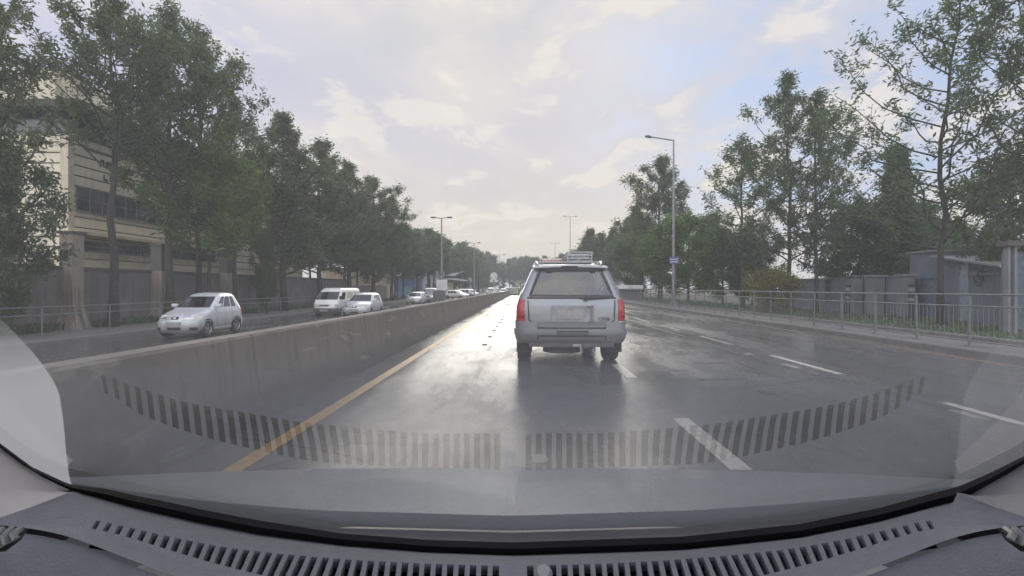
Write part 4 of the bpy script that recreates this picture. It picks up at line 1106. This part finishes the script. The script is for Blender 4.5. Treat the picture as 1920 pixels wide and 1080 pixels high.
# tail lights wrap the corners
for (a, b) in ((SEG['rr'][0] + 1, SEG['rr'][1]), (SEG['rl'][0], SEG['rl'][1] - 1)):
    tl = S.panel('tail_light', M['red_lens'], t, .845, 1.235, a, b, .014, nz=6)
    S.panel('reverse_lens', simple('dark_red_lens', (.16, .012, .015), .2, coat=.5), tl, .90, .945, a + 1, b, .019)
    S.panel('edge_trim', M['chrome'], tl, .825, .845, a - 0, b, .022)
# tailgate panel: raised skin with chamfered lower corners and shut lines
B = MB()
zc = lambda py: 1.45 - (py - 540) / 102
S.strip(B, [(-.80, 1.22), (-.78, .86), (-.62, .715), (.62, .715), (.78, .86), (.80, 1.22)], .022, .005)
S.strip(B, [(-.82, 1.268), (.82, 1.268)], .03, .007)
B.build('shut_line', M['black'], t)
B = MB(); rows = []
for i, z in enumerate(lin(.735, 1.245, 12)):
    wz = min(.755, .60 + (z - .735) * 1.25)
    rows.append([(x, S.rear_y(x, z) - (.030 if .8 < z < 1.2 else .016), z) for x in lin(-wz, wz, 12)])
B.grid(rows); B.build('tailgate', M['silver'], t, smooth=40)
B = MB(); B.box(-.37, .36, 0, .012, 0, .30)
o = B.build('plate_recess', simple('recess_grey', (.235, .245, .26), .5), t, bevel=.004); yy = S.rear_y(0, .98) - .045; o.location = (0, yy, .83)
B = MB(); B.box(-.27, .22, -.012, 0, .06, .22); B.build('number_plate', M['plate'], o)
B = MB(); B.box(.34, .39, -.02, 0, 0.0, .30); B.box(.28, .39, -.02, 0, .27, .30); B.box(.30, .39, -.02, 0, .0, .025); B.build('trim', M['silver'], o, bevel=.004)
tx = bpy.data.curves.new('badge', 'FONT'); tx.body = 'QX56'; tx.size = .085; tx.extrude = .003; tx.align_x = 'CENTER'
tmp = bpy.data.objects.new('badge_text', tx); COL.objects.link(tmp); bpy.context.view_layer.update()
bme = bpy.data.meshes.new_from_object(tmp.evaluated_get(bpy.context.evaluated_depsgraph_get())); bpy.data.objects.remove(tmp); bme.materials.clear(); bme.materials.append(M['black'])
bo = bpy.data.objects.new('badge', bme); link(bo, t); bo.rotation_euler = (PI / 2, 0, 0); bo.location = (.585, S.rear_y(.58, .87) - .036, .86)
# wiper
B = MB(); B.tube([(.16, S.rear_y(.16, 1.262) - .03, 1.262), (.30, S.rear_y(.3, 1.262) - .05, 1.255), (.66, S.rear_y(.66, 1.275) - .035, 1.262)], [.012, .016, .008], 6); B.tube([(.26, S.rear_y(.26, 1.25) + .0, 1.25), (.26, S.rear_y(.26, 1.25) - .07, 1.25)], .032, 10); B.build('wiper', M['black'], t, smooth=50)
# spoiler with high brake light
B = MB(); rows = []
for u in lin(-1, 1, 14):
    x = u * .70; z = 1.84 + .02 * (1 - u * u); y = S.rear_y(min(abs(x), .55), 1.82)
    rows.append([(x, y + .30, z + .045), (x, y - .06, z + .015), (x, y - .07, z - .02), (x, y + .04, z - .03)])
B.grid(rows); sp = B.build('spoiler', M['silver'], t, smooth=45)
B = MB(); y = S.rear_y(0, 1.82); B.box(-.17, .13, y - .078, y - .06, 1.835, 1.862); B.build('brake_light', M['black'], sp)
B = MB()
for x in (-.40, .42): B.box(x - .05, x + .05, S.rear_y(.4, 1.75) - .03, S.rear_y(.4, 1.75) + .0, 1.745, 1.775)
B.build('glass_hinge', M['black'], t, bevel=.008)
# bumper
bp = S.panel('rear_bumper', M['silver'], t, .47, .705, SEG['rl'][0] - 2, NP + SEG['rr'][1] + 2, .055, nz=8)
S.panel('bumper_corner', M['silver'], bp, .70, .83, SEG['rl'][0] - 2, SEG['rl'][1] + 1, .03, nz=4); S.panel('bumper_corner', M['silver'], bp, .70, .83, SEG['rr'][0] - 1, SEG['rr'][1] + 2, .03, nz=4)
B = MB(); by = lambda x, z: S.rear_y(x, z) - .055
rows = [[(x, by(x, .69) - .006, .708), (x, by(x, .70) + .05, .716)] for x in lin(-.6, .6, 8)]; B.grid(rows); B.build('step_pad', M['greyplastic'], bp)
B = MB(); rows = [[(x, by(x, z) - .006 + .02 * (z < .6), z) for x in lin(-.28, .30, 8)] for z in lin(.60, .655, 3)]; B.grid(rows); B.build('plate_slot', M['greyplastic'], bp)
B = MB(); S.strip(B, [(-.62, .50), (-.62, .575), (.62, .575), (.62, .50)], .02, .062); S.strip(B, [(-.28, .665), (.30, .665)], .016, .063); B.build('bumper_groove', M['black'], bp)
B = MB(); rows = [[(x, by(x, .52) + .005 + (.56 - z) * .35, z) for x in lin(-.78, .78, 12)] for z in lin(.36, .55, 4)]; B.grid(rows); B.build('valance', simple('dirty_valance', (.14, .14, .142), .6), bp, smooth=40)
# underside: axle, spare wheel, hitch, exhaust
B = MB(); B.tube([(-.8, -l2 + .95, .36), (.8, -l2 + .95, .36)], .07, 8); B.box(-.55, .5, -l2 + .5, l2 - .6, .40, .46); B.build('chassis', M['black'], t)
B = MB(); B.tube([(-.15, -l2 + .45, .36), (-.15, -l2 + .45, .24)], .36, 20); B.build('spare_wheel', M['rubber'], t, smooth=40)
B = MB(); B.box(.02, .18, -l2 - .02, -l2 + .3, .37, .42); B.build('tow_hitch', M['metal'], t, bevel=.01)
B = MB(); B.tube([(.42, -l2 + .9, .38), (.42, -l2 + .2, .33), (.42, -l2 + .08, .30)], .04, 8); B.build('exhaust', M['metal'], t, smooth=40)
for y in (l2 - .95, -l2 + 1.02):
    arch(S, t, y, .45, .38)
    for sg in (-1, 1): wheel(t, sg * .86, y, .39, .27, M['alloy'])
for sg in (-1, 1):
    B = MB(); y = -l2 + .50; B.box(sg * .86 - .15, sg * .86 + .15, y - .01, y + .01, .22, .50); B.build('mud_flap', M['rubber'], t)
for sg in (-1, 1): mirror_pod(t, sg * .965, l2 - 1.75, 1.27, M['silver'], .25, .2)
for sg in (-1, 1):
    B = MB(); pts = [(sg * .60, -l2 + .40, 1.88), (sg * .63, -l2 + .55, 1.955), (sg * .64, -.2, 1.965), (sg * .62, .55, 1.95), (sg * .60, .7, 1.87)]; B.tube(pts, .022, 8); B.build('roof_rail', M['silver'], t, smooth=50)
for y in (-1.75, -.5):
    B = MB(); B.tube([(-.63, y, 1.96), (.63, y, 1.96)], .016, 8); B.build('cross_bar', M['silver'], t, smooth=50)
for sg in (-1, 1):
    B = MB(); pts = [(sg * (S.at(z)[1] + .006), S.at(z)[2] + S.at(z)[4] + .02, z) for z in lin(1.34, 1.80, 6)]; B.tube(pts, .014, 6); B.build('pillar_trim', M['chrome'] if sg < 0 else M['silver'], t, smooth=50)
# roof luggage lies on the rack: things of their own
b2 = thing('luggage_crate', 'slatted grey metal crate strapped on the roof of the silver off-roader', 'crate', (SX + .06, SY + .95, 1.977))
B = MB(); B.box(-.03, .46, 0, .7, 0, .03)
B.build('tray', M['metal'], b2)
for k in range(3):
    B = MB(); z = .055 + k * .062; B.box(-.04, .47, -.02, .005, z, z + .026); B.box(-.04, -.015, 0, .7, z, z + .026); B.box(.445, .47, 0, .7, z, z + .026); B.box(-.04, .47, .68, .70, z, z + .026); B.build('slat', M['metal'], b2, bevel=.004)
for (x, y) in ((-.03, 0), (.2, 0), (.455, 0), (-.03, .69), (.455, .69)):
    B = MB(); B.box(x - .012, x + .012, y - .012, y + .012, 0, .205); B.build('upright', M['metal'], b2)
B = MB(); B.box(.02, .40, .08, .6, .03, .16); B.build('lining', simple('pale_sacking', (.40, .40, .40), .8), b2, bevel=.03)
b3 = thing('roof_bundle', 'flat red and white bundle lying on the roof rack left of the crate', 'luggage', (SX - .02, SY + 1.0, 1.977))
B = MB(); B.box(-.46, -.05, 0, .6, 0, .05); B.build('bundle', simple('red_white_cloth', (.42, .24, .23), .8, var=.5), b3, bevel=.02)
B = MB(); B.box(-.465, -.045, .1, .5, .05, .075); B.build('white_sheet', M['paper'], b3, bevel=.01)

# ------------------------------------------------------------------ our own car: built in its own frame (x right, y forward, z up from the lens)
ego = thing('our_car', 'pale car we sit in: grey slotted dashboard, windscreen and bonnet in front of the lens', 'car', (0, 0, 0), YAW)
GP = dict(y0=.780, k=.296, m=.217, c=-.207, k4=.642, d=-1.01, z0=-.40)
def gy(X, Z):
    q = GP; t_ = Z - q['z0']
    cc = q['c'] * t_ * t_ if t_ <= .4 else q['c'] * (.16 + .8 * (t_ - .4))
    return q['y0'] - q['k'] * X * X - q['m'] * t_ + cc - q['k4'] * X ** 4 + q['d'] * X * X * t_
def loc_ray(px, py): return Vector(((px - 960) / F, 1.0, -(py - 540) / F))
def glass_hit(px, py):
    d = loc_ray(px, py); lo, hi = .05, 2.0
    for _ in range(60):
        s = (lo + hi) / 2; p = d * s
        if p.y < gy(p.x, p.z): lo = s
        else: hi = s
    return d * lo
def interp(tab, x):
    if x <= tab[0][0]: return tab[0][1]
    for (a, p), (b, q) in zip(tab, tab[1:]):
        if x <= b: return p + (q - p) * (x - a) / (b - a)
    return tab[-1][1]
def V(p): return (p[0], p[1], p[2] + H)
MIR = 1924.0
def sym(tab):   # left-hand table mirrored about the picture centre
    return tab + [(MIR - x, v) for x, v in reversed(tab)]
SEAL = [(-40, 805), (0, 838), (60, 884), (130, 918), (260, 953), (370, 978), (480, 1000), (640, 1022), (800, 1035), (962, 1041)]
SEAL = SEAL + [(1280, 1031), (1500, 1008), (1650, 978), (1800, 937), (1860, 905), (1920, 869), (1960, 838)]
M['recess'] = simple('vent_recess', (.004, .004, .005), .9)
# windscreen pane
def windscreen_mat():
    m, nt = newmat('windscreen_glass'); co = coord(nt); sp = nd(nt, 'ShaderNodeSeparateXYZ'); lk(nt, co, sp.inputs[0])
    x, z = sp.outputs[0], math_(nt, 'SUBTRACT', sp.outputs[2], H)
    tr = nd(nt, 'ShaderNodeBsdfTransparent'); tr.inputs[0].default_value = (.955, .975, .975, 1); gl = nd(nt, 'ShaderNodeBsdfGlossy'); gl.inputs['Roughness'].default_value = .012
    low = sstep(nt, z, -.035, -.17)
    rf = math_(nt, 'ADD', math_(nt, 'MULTIPLY', low, REFL), .02)
    x1 = nd(nt, 'ShaderNodeMixShader'); lk(nt, rf, x1.inputs[0]); lk(nt, tr.outputs[0], x1.inputs[1]); lk(nt, gl.outputs[0], x1.inputs[2])
    # film: thin dust everywhere, plus painted reflection of the pillar trim at the sides
    n = noise(nt, mapping(nt, co, (3, 3, 1.3)), 3.2, 6, .65, .6)
    film = math_(nt, 'ADD', math_(nt, 'MULTIPLY', n, .05), FILM)
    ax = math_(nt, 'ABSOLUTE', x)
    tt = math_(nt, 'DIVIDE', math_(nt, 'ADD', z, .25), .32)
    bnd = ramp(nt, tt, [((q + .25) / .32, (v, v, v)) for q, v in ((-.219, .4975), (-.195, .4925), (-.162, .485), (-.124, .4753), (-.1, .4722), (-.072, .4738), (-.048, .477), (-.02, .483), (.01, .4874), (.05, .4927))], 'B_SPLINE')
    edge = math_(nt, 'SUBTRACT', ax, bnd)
    trim_refl = math_(nt, 'MULTIPLY', sstep(nt, edge, -.0006, .0006), sstep(nt, z, -.0, -.11))
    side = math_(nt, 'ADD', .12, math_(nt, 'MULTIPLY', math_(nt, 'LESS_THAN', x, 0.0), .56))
    film = math_(nt, 'ADD', film, math_(nt, 'MULTIPLY', trim_refl, side), clamp=True)
    df = nd(nt, 'ShaderNodeBsdfDiffuse'); df.inputs[0].default_value = (.62, .645, .655, 1); tl = nd(nt, 'ShaderNodeBsdfTranslucent'); tl.inputs[0].default_value = (.575, .595, .605, 1)
    md = nd(nt, 'ShaderNodeMixShader'); md.inputs[0].default_value = .75; lk(nt, df.outputs[0], md.inputs[1]); lk(nt, tl.outputs[0], md.inputs[2])
    x2 = nd(nt, 'ShaderNodeMixShader'); lk(nt, film, x2.inputs[0]); lk(nt, x1.outputs[0], x2.inputs[1]); lk(nt, md.outputs[0], x2.inputs[2])
    finish(nt, x2.outputs[0]); return m
REFL, FILM = .68, .062
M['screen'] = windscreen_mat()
def seal_t(X):     # height of the glass foot at lateral position X, by scanning the seal line
    return interp(FOOT, X)
FOOT = []
for px in range(-60, 1985, 15):
    p = glass_hit(px, interp(SEAL, px)); FOOT.append((p.x, p.z))
FOOT.sort()
xs = lin(-.68, .68, 72); rows = []
for i in range(41):
    r = []
    for X in xs:
        z0 = interp(FOOT, max(-.62, min(.62, X))) + (max(0, abs(X) - .62)) * .9 - .012
        Z = z0 + (.47 - z0) * i / 40; r.append(V((X, gy(X, Z), Z)))
    rows.append(r)
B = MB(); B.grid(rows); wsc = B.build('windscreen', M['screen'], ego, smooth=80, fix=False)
# rubber seal along the foot of the glass
B = MB(); pts = []
SEALW = [(0, 7), (130, 10), (200, 20), (300, 24), (480, 25), (640, 22), (960, 24), (1280, 25), (1650, 26), (1800, 26), (1920, 14)]
L0 = []; L1 = []; L2 = []; L3 = []
for px in range(-60, 1985, 15):
    py = interp(SEAL, px); a = glass_hit(px, py); wpx = interp(SEALW, px); c = glass_hit(px, py - wpx)
    L0.append(V(a * .985)); L1.append(V((a + c) * .5 * .975)); L2.append(V(c * .992)); L3.append(V(a * .985 + Vector((0, .0, -.03))))
B.grid([L3, L0, L1, L2]); B.build('windscreen_seal', M['recess'], ego, smooth=80)

# dashboard: rows follow the line of sight so that shape and height agree with the glass above it
FAR = [(-40, 1000, .43), (20, 986, .45), (100, 973, .475), (180, 976, .496), (248, 990, .530), (333, 1009, .564), (431, 1027, .598), (578, 1043, .639), (740, 1054, .658), (905, 1060, .666), (962, 1061, .667)]
NEAR = [(-40, 1008, .42), (15, 990, .435), (94, 984, .457), (171, 991, .474), (239, 1007, .497), (323, 1033, .524), (417, 1060, .547), (556, 1092, .574), (732, 1118, .591), (902, 1127, .594), (962, 1128, .594)]
CREASE = [(-50, 985, .405), (0, 985, .415), (75, 994, .43), (140, 1010, .445), (220, 1040, .462), (330, 1081, .475), (480, 1130, .490), (700, 1185, .505), (900, 1205, .51), (962, 1207, .51)]
def row3(tab, n):
    """tab keyed by column parameter 0..1 -> 3D points, left half then mirrored"""
    out = []
    m_ = len(tab) - 1
    for i in range(2 * n + 1):
        u = i / n; mir = u > 1; u = 2 - u if mir else u
        k = min(m_ - 1, int(u * m_)); f = u * m_ - k; a, b = tab[k], tab[k + 1]
        # smooth (catmull-rom) interpolation
        p0, p3 = tab[max(0, k - 1)], tab[min(m_, k + 2)]
        q = [0.5 * ((2 * a[j]) + (-p0[j] + b[j]) * f + (2 * p0[j] - 5 * a[j] + 4 * b[j] - p3[j]) * f * f + (-p0[j] + 3 * a[j] - 3 * b[j] + p3[j]) * f ** 3) for j in range(3)]
        px = MIR - q[0] if mir else q[0]
        out.append(loc_ray(px, q[1]) * q[2])
    return out
NN = 100
far = row3(FAR, NN); near = row3(NEAR, NN); crease = row3(CREASE, NN)
foot = []
for p, q in zip(far, near):
    px = 960 + F * p.x / p.y
    px2 = px + (px - 962) * .015
    lx = px2 if px2 < 962 else MIR - px2
    if lx < 132:
        dpt = .46 + (lx / 132) * .095; g_ = loc_ray(px2, interp([(-60, 992), (0, 970), (60, 950), (132, 922)], lx)) * dpt
    else: g_ = glass_hit(px2, interp(SEAL, px2)) * .983
    foot.append(g_)
mid = [f_.lerp(p, .5) + Vector((0, 0, .004)) for f_, p in zip(foot, far)]
dashm = simple('dashboard_plastic', (.168, .178, .21), .42, var=.10, scale=60, bumpk=.3, spec=.4)
lowerm = simple('dashboard_lower_plastic', (.145, .155, .18), .45, var=.10, scale=60, bumpk=.3, spec=.4)
dash = MB(); dash.grid([[V(p + Vector((0, .01, -.05))) for p in foot], [V(p) for p in foot], [V(p) for p in mid], [V(p) for p in far]])
dash.grid([[V(p) for p in near], [V(p) for p in crease]])
do = dash.build('dashboard', dashm, ego, smooth=80)
low0 = [p + Vector((0, -.001, -.004)) for p in crease]
low1 = [p + Vector((0, -.06, -.006)) for p in crease]; low2 = [Vector((p.x * 1.02, min(.30, p.y - .1), p.z - .035)) for p in crease]; low3 = [Vector((p.x * 1.02, .20, -.95)) for p in crease]
B = MB(); B.grid([[V(p + Vector((0, .006, -.02))) for p in crease], [V(p) for p in low0], [V(p) for p in low1], [V(p) for p in low2], [V(p) for p in low3]]); B.build('lower_dashboard', lowerm, ego, smooth=60)
# slotted demister strip: ribs with side walls, open slots, black channel below
gr = MB(); ch = MB()
def surf(u, v):
    i = min(2 * NN - 1, max(0, int(u))); f_ = u - i
    return far[i].lerp(far[i + 1], f_).lerp(near[i].lerp(near[i + 1], f_), v)
# column parameter for a given picture x of the far row
FX_ = [(960 + F * p.x / p.y, i) for i, p in enumerate(far)]
def ucol(px): return interp(FX_, px)
slots = []
x = 180.0
while x < 925: slots.append((x, x + 12.2 - max(0, (330 - x)) * .022)); x += 21.25
sl2 = [(MIR - b_, MIR - a_) for a_, b_ in reversed(slots)]
allsl = slots + sl2
edges = [0.0]
dn = Vector((0, .0, -.016))
def quad(B, a, b_, c, d): B.add([V(a), V(b_), V(c), V(d)], [(0, 1, 2, 3)])
prev = 0.0
for (a_, b_) in allsl:
    ua, ub = ucol(a_), ucol(b_)
    n = max(1, int(math.ceil(ua - prev)))
    for q in range(n):
        u0, u1 = prev + (ua - prev) * q / n, prev + (ua - prev) * (q + 1) / n
        quad(gr, surf(u0, 0), surf(u1, 0), surf(u1, 1), surf(u0, 1))
    for uu in (ua, ub): quad(gr, surf(uu, 0), surf(uu, 1), surf(uu, 1) + dn, surf(uu, 0) + dn)
    for vv in (0, 1): quad(gr, surf(ua, vv), surf(ub, vv), surf(ub, vv) + dn * .8, surf(ua, vv) + dn * .8)
    prev = ub
n = max(1, int(math.ceil(2 * NN - prev)))
for q in range(n):
    u0, u1 = prev + (2 * NN - prev) * q / n, prev + (2 * NN - prev) * (q + 1) / n
    quad(gr, surf(u0, 0), surf(u1, 0), surf(u1, 1), surf(u0, 1))
go = gr.build('demister_grille', dashm, do)
u0, u1 = ucol(176), ucol(MIR - 176)
ch.grid([[V(surf(u0 + (u1 - u0) * q / 60, v) + Vector((0, 0, -.017))) for q in range(61)] for v in (-.15, 1.15)]); ch.build('vent_channel', M['recess'], do)
B = MB(); p = surf(ucol(1018), .25); B.tube([V(p), V(p + Vector((0, -.004, .006)))], [.012, .008], 12); B.build('light_sensor', simple('sensor_grey', (.3, .3, .31), .4), do, smooth=50)
# corner side vents
for sg in (0, 1):
    px = lambda v: v if sg == 0 else MIR - v
    vt = MB(); c = [loc_ray(px(a), b_) * d_ for a, b_, d_ in ((-60, 985, .395), (-20, 988, .40), (25, 990, .405), (52, 992, .41), (40, 1012, .40), (10, 1034, .39), (-60, 1040, .375))]
    vt.add([V(p * .985) for p in c], [tuple(range(7))]); vo = vt.build('side_vent', M['recess'], ego)
    B = MB()
    for k in range(5):
        a = loc_ray(px(-30 + k * 17), 992) * .388; b_ = loc_ray(px(-38 + k * 17), 1030 - max(0, k - 2) * 9) * .378; B.tube([V(a), V((a + b_) / 2 + Vector((0, -.004, .002))), V(b_)], .0026, 6)
    B.build('slat', simple('vent_slat_grey', (.16, .17, .17), .4), vo, smooth=60)
# side trim between glass foot and dashboard, running back past the lens
trim = simple('pale_pillar_trim', (.52, .50, .49), .6, var=.06, scale=30)
for sg in (0, 1):
    px = lambda v: v if sg == 0 else MIR - v
    rows = []
    for a, ys, yl in ((-100, 748, 998), (-60, 790, 992), (0, 840, 970), (40, 872, 957), (80, 898, 942), (112, 913, 929), (132, 921, 922)):
        g_ = glass_hit(px(a), interp(SEAL, px(a)) + 1) if -55 < a else loc_ray(px(a), ys) * (.50 + a * .0004)
        g_ = g_ * .982; e = loc_ray(px(a), yl + 1) * ((.46 + (a / 132) * .095) * .998)
        rows.append([V(g_), V(g_.lerp(e, .5) + Vector((-.012 if sg == 0 else .012, 0, 0))), V(e)])
    B = MB(); B.grid(rows); B.build('pillar_trim', trim if sg == 0 else simple('grey_pillar_trim', (.27, .265, .275), .6, var=.06, scale=30), ego, smooth=70)
# scuttle, bonnet (outside the glass)
def out_row(tab, depth):
    r = []
    for px in range(-140, 2070, 34):
        u = (px - 960) / 1000; d = depth(u); r.append(loc_ray(px, interp(tab, px)) * d)
    return r
HF = [(-140, 905), (130, 896), (350, 886), (600, 879), (960, 876), (1300, 880), (1600, 889), (1850, 902), (2070, 915)]
HN = [(-140, 868), (60, 893), (140, 905), (250, 922), (390, 940), (600, 957), (960, 967), (1300, 957), (1500, 943), (1700, 924), (1800, 911), (2070, 870)]
hn = out_row(HN, lambda u: 1.02 - .16 * u * u); hf = out_row(HF, lambda u: 1.72 - .5 * u * u)
hn = [Vector((p.x, p.y, p.z)) for p in hn]
bon = MB(); hm = [a.lerp(b_, .5) + Vector((0, 0, .006)) for a, b_ in zip(hn, hf)]
drop = [p + Vector((0, .10, -.08)) for p in hf]; drop2 = [Vector((p.x * .98, p.y + .16, -.85)) for p in hf]
bon.grid([[V(p + Vector((0, .0, -.03))) for p in hn], [V(p) for p in hn], [V(p) for p in hm], [V(p) for p in hf], [V(p) for p in drop], [V(p) for p in drop2]])
M['bonnet'] = simple('pale_bonnet_paint', (.30, .335, .375), .38, .25, var=.05, scale=5, coat=.4)
bon.build('bonnet', M['bonnet'], ego, smooth=35)
sc_ = MB(); s0 = [Vector((p.x, p.y, p.z)) for p in [glass_hit(px, interp(SEAL, max(-40, min(1960, px))) if -40 <= px <= 1960 else interp(SEAL, 0)) * 1.03 for px in range(-140, 2070, 34)]]
s1 = [a.lerp(b_, .72) + Vector((0, .0, -.035)) for a, b_ in zip(s0, hn)]
sc_.grid([[V(p + Vector((0, 0, -.015))) for p in s0], [V(p) for p in s1], [V(p + Vector((0, -.012, -.028))) for p in hn]])
sc_.build('scuttle', simple('scuttle_grey', (.10, .10, .11), .5, var=.2, scale=20), ego, smooth=60)
# cabin behind the lens: floor, seats, roof lining, door cards
B = MB(); B.box(-.75, .75, -1.6, .5, .28, .34); B.build('cabin_floor', M['black'], ego)
B = MB()
for x in (-.38, .38): B.box(x - .25, x + .25, -.85, -.68, .55, 1.15); B.box(x - .25, x + .25, -.85, -.35, .42, .60); B.box(x - .13, x + .13, -.86, -.76, 1.15, 1.33)
B.build('seats', M['seat'], ego, bevel=.05)
B = MB(); B.box(-.62, .62, -1.65, .22, 1.92, 1.95); B.build('roof_lining', simple('grey_headlining', (.30, .29, .28), .9), ego)
for sg in (-1, 1):
    B = MB(); B.box(sg * .78 - .03, sg * .78 + .03, -1.6, .30, .34, 1.0); B.build('door_card', M['black'], ego, bevel=.02)
B = MB(); B.box(-.75, .75, -1.75, -1.65, .34, 1.9); B.build('rear_panel', M['black'], ego)

# ------------------------------------------------------------------ air
def haze():
    m, nt = newmat('haze_air'); v = nd(nt, 'ShaderNodeVolumePrincipled'); v.inputs['Color'].default_value = (.86, .90, .93, 1); v.inputs['Density'].default_value = HZ; v.inputs['Anisotropy'].default_value = .2
    o = nd(nt, 'ShaderNodeOutputMaterial'); lk(nt, v.outputs[0], o.inputs[1]); return m
HZ = .0009
B = MB(); B.box(-910, 910, -70, 2520, -2, 27); tag(B.build('haze', haze()), kind='stuff')
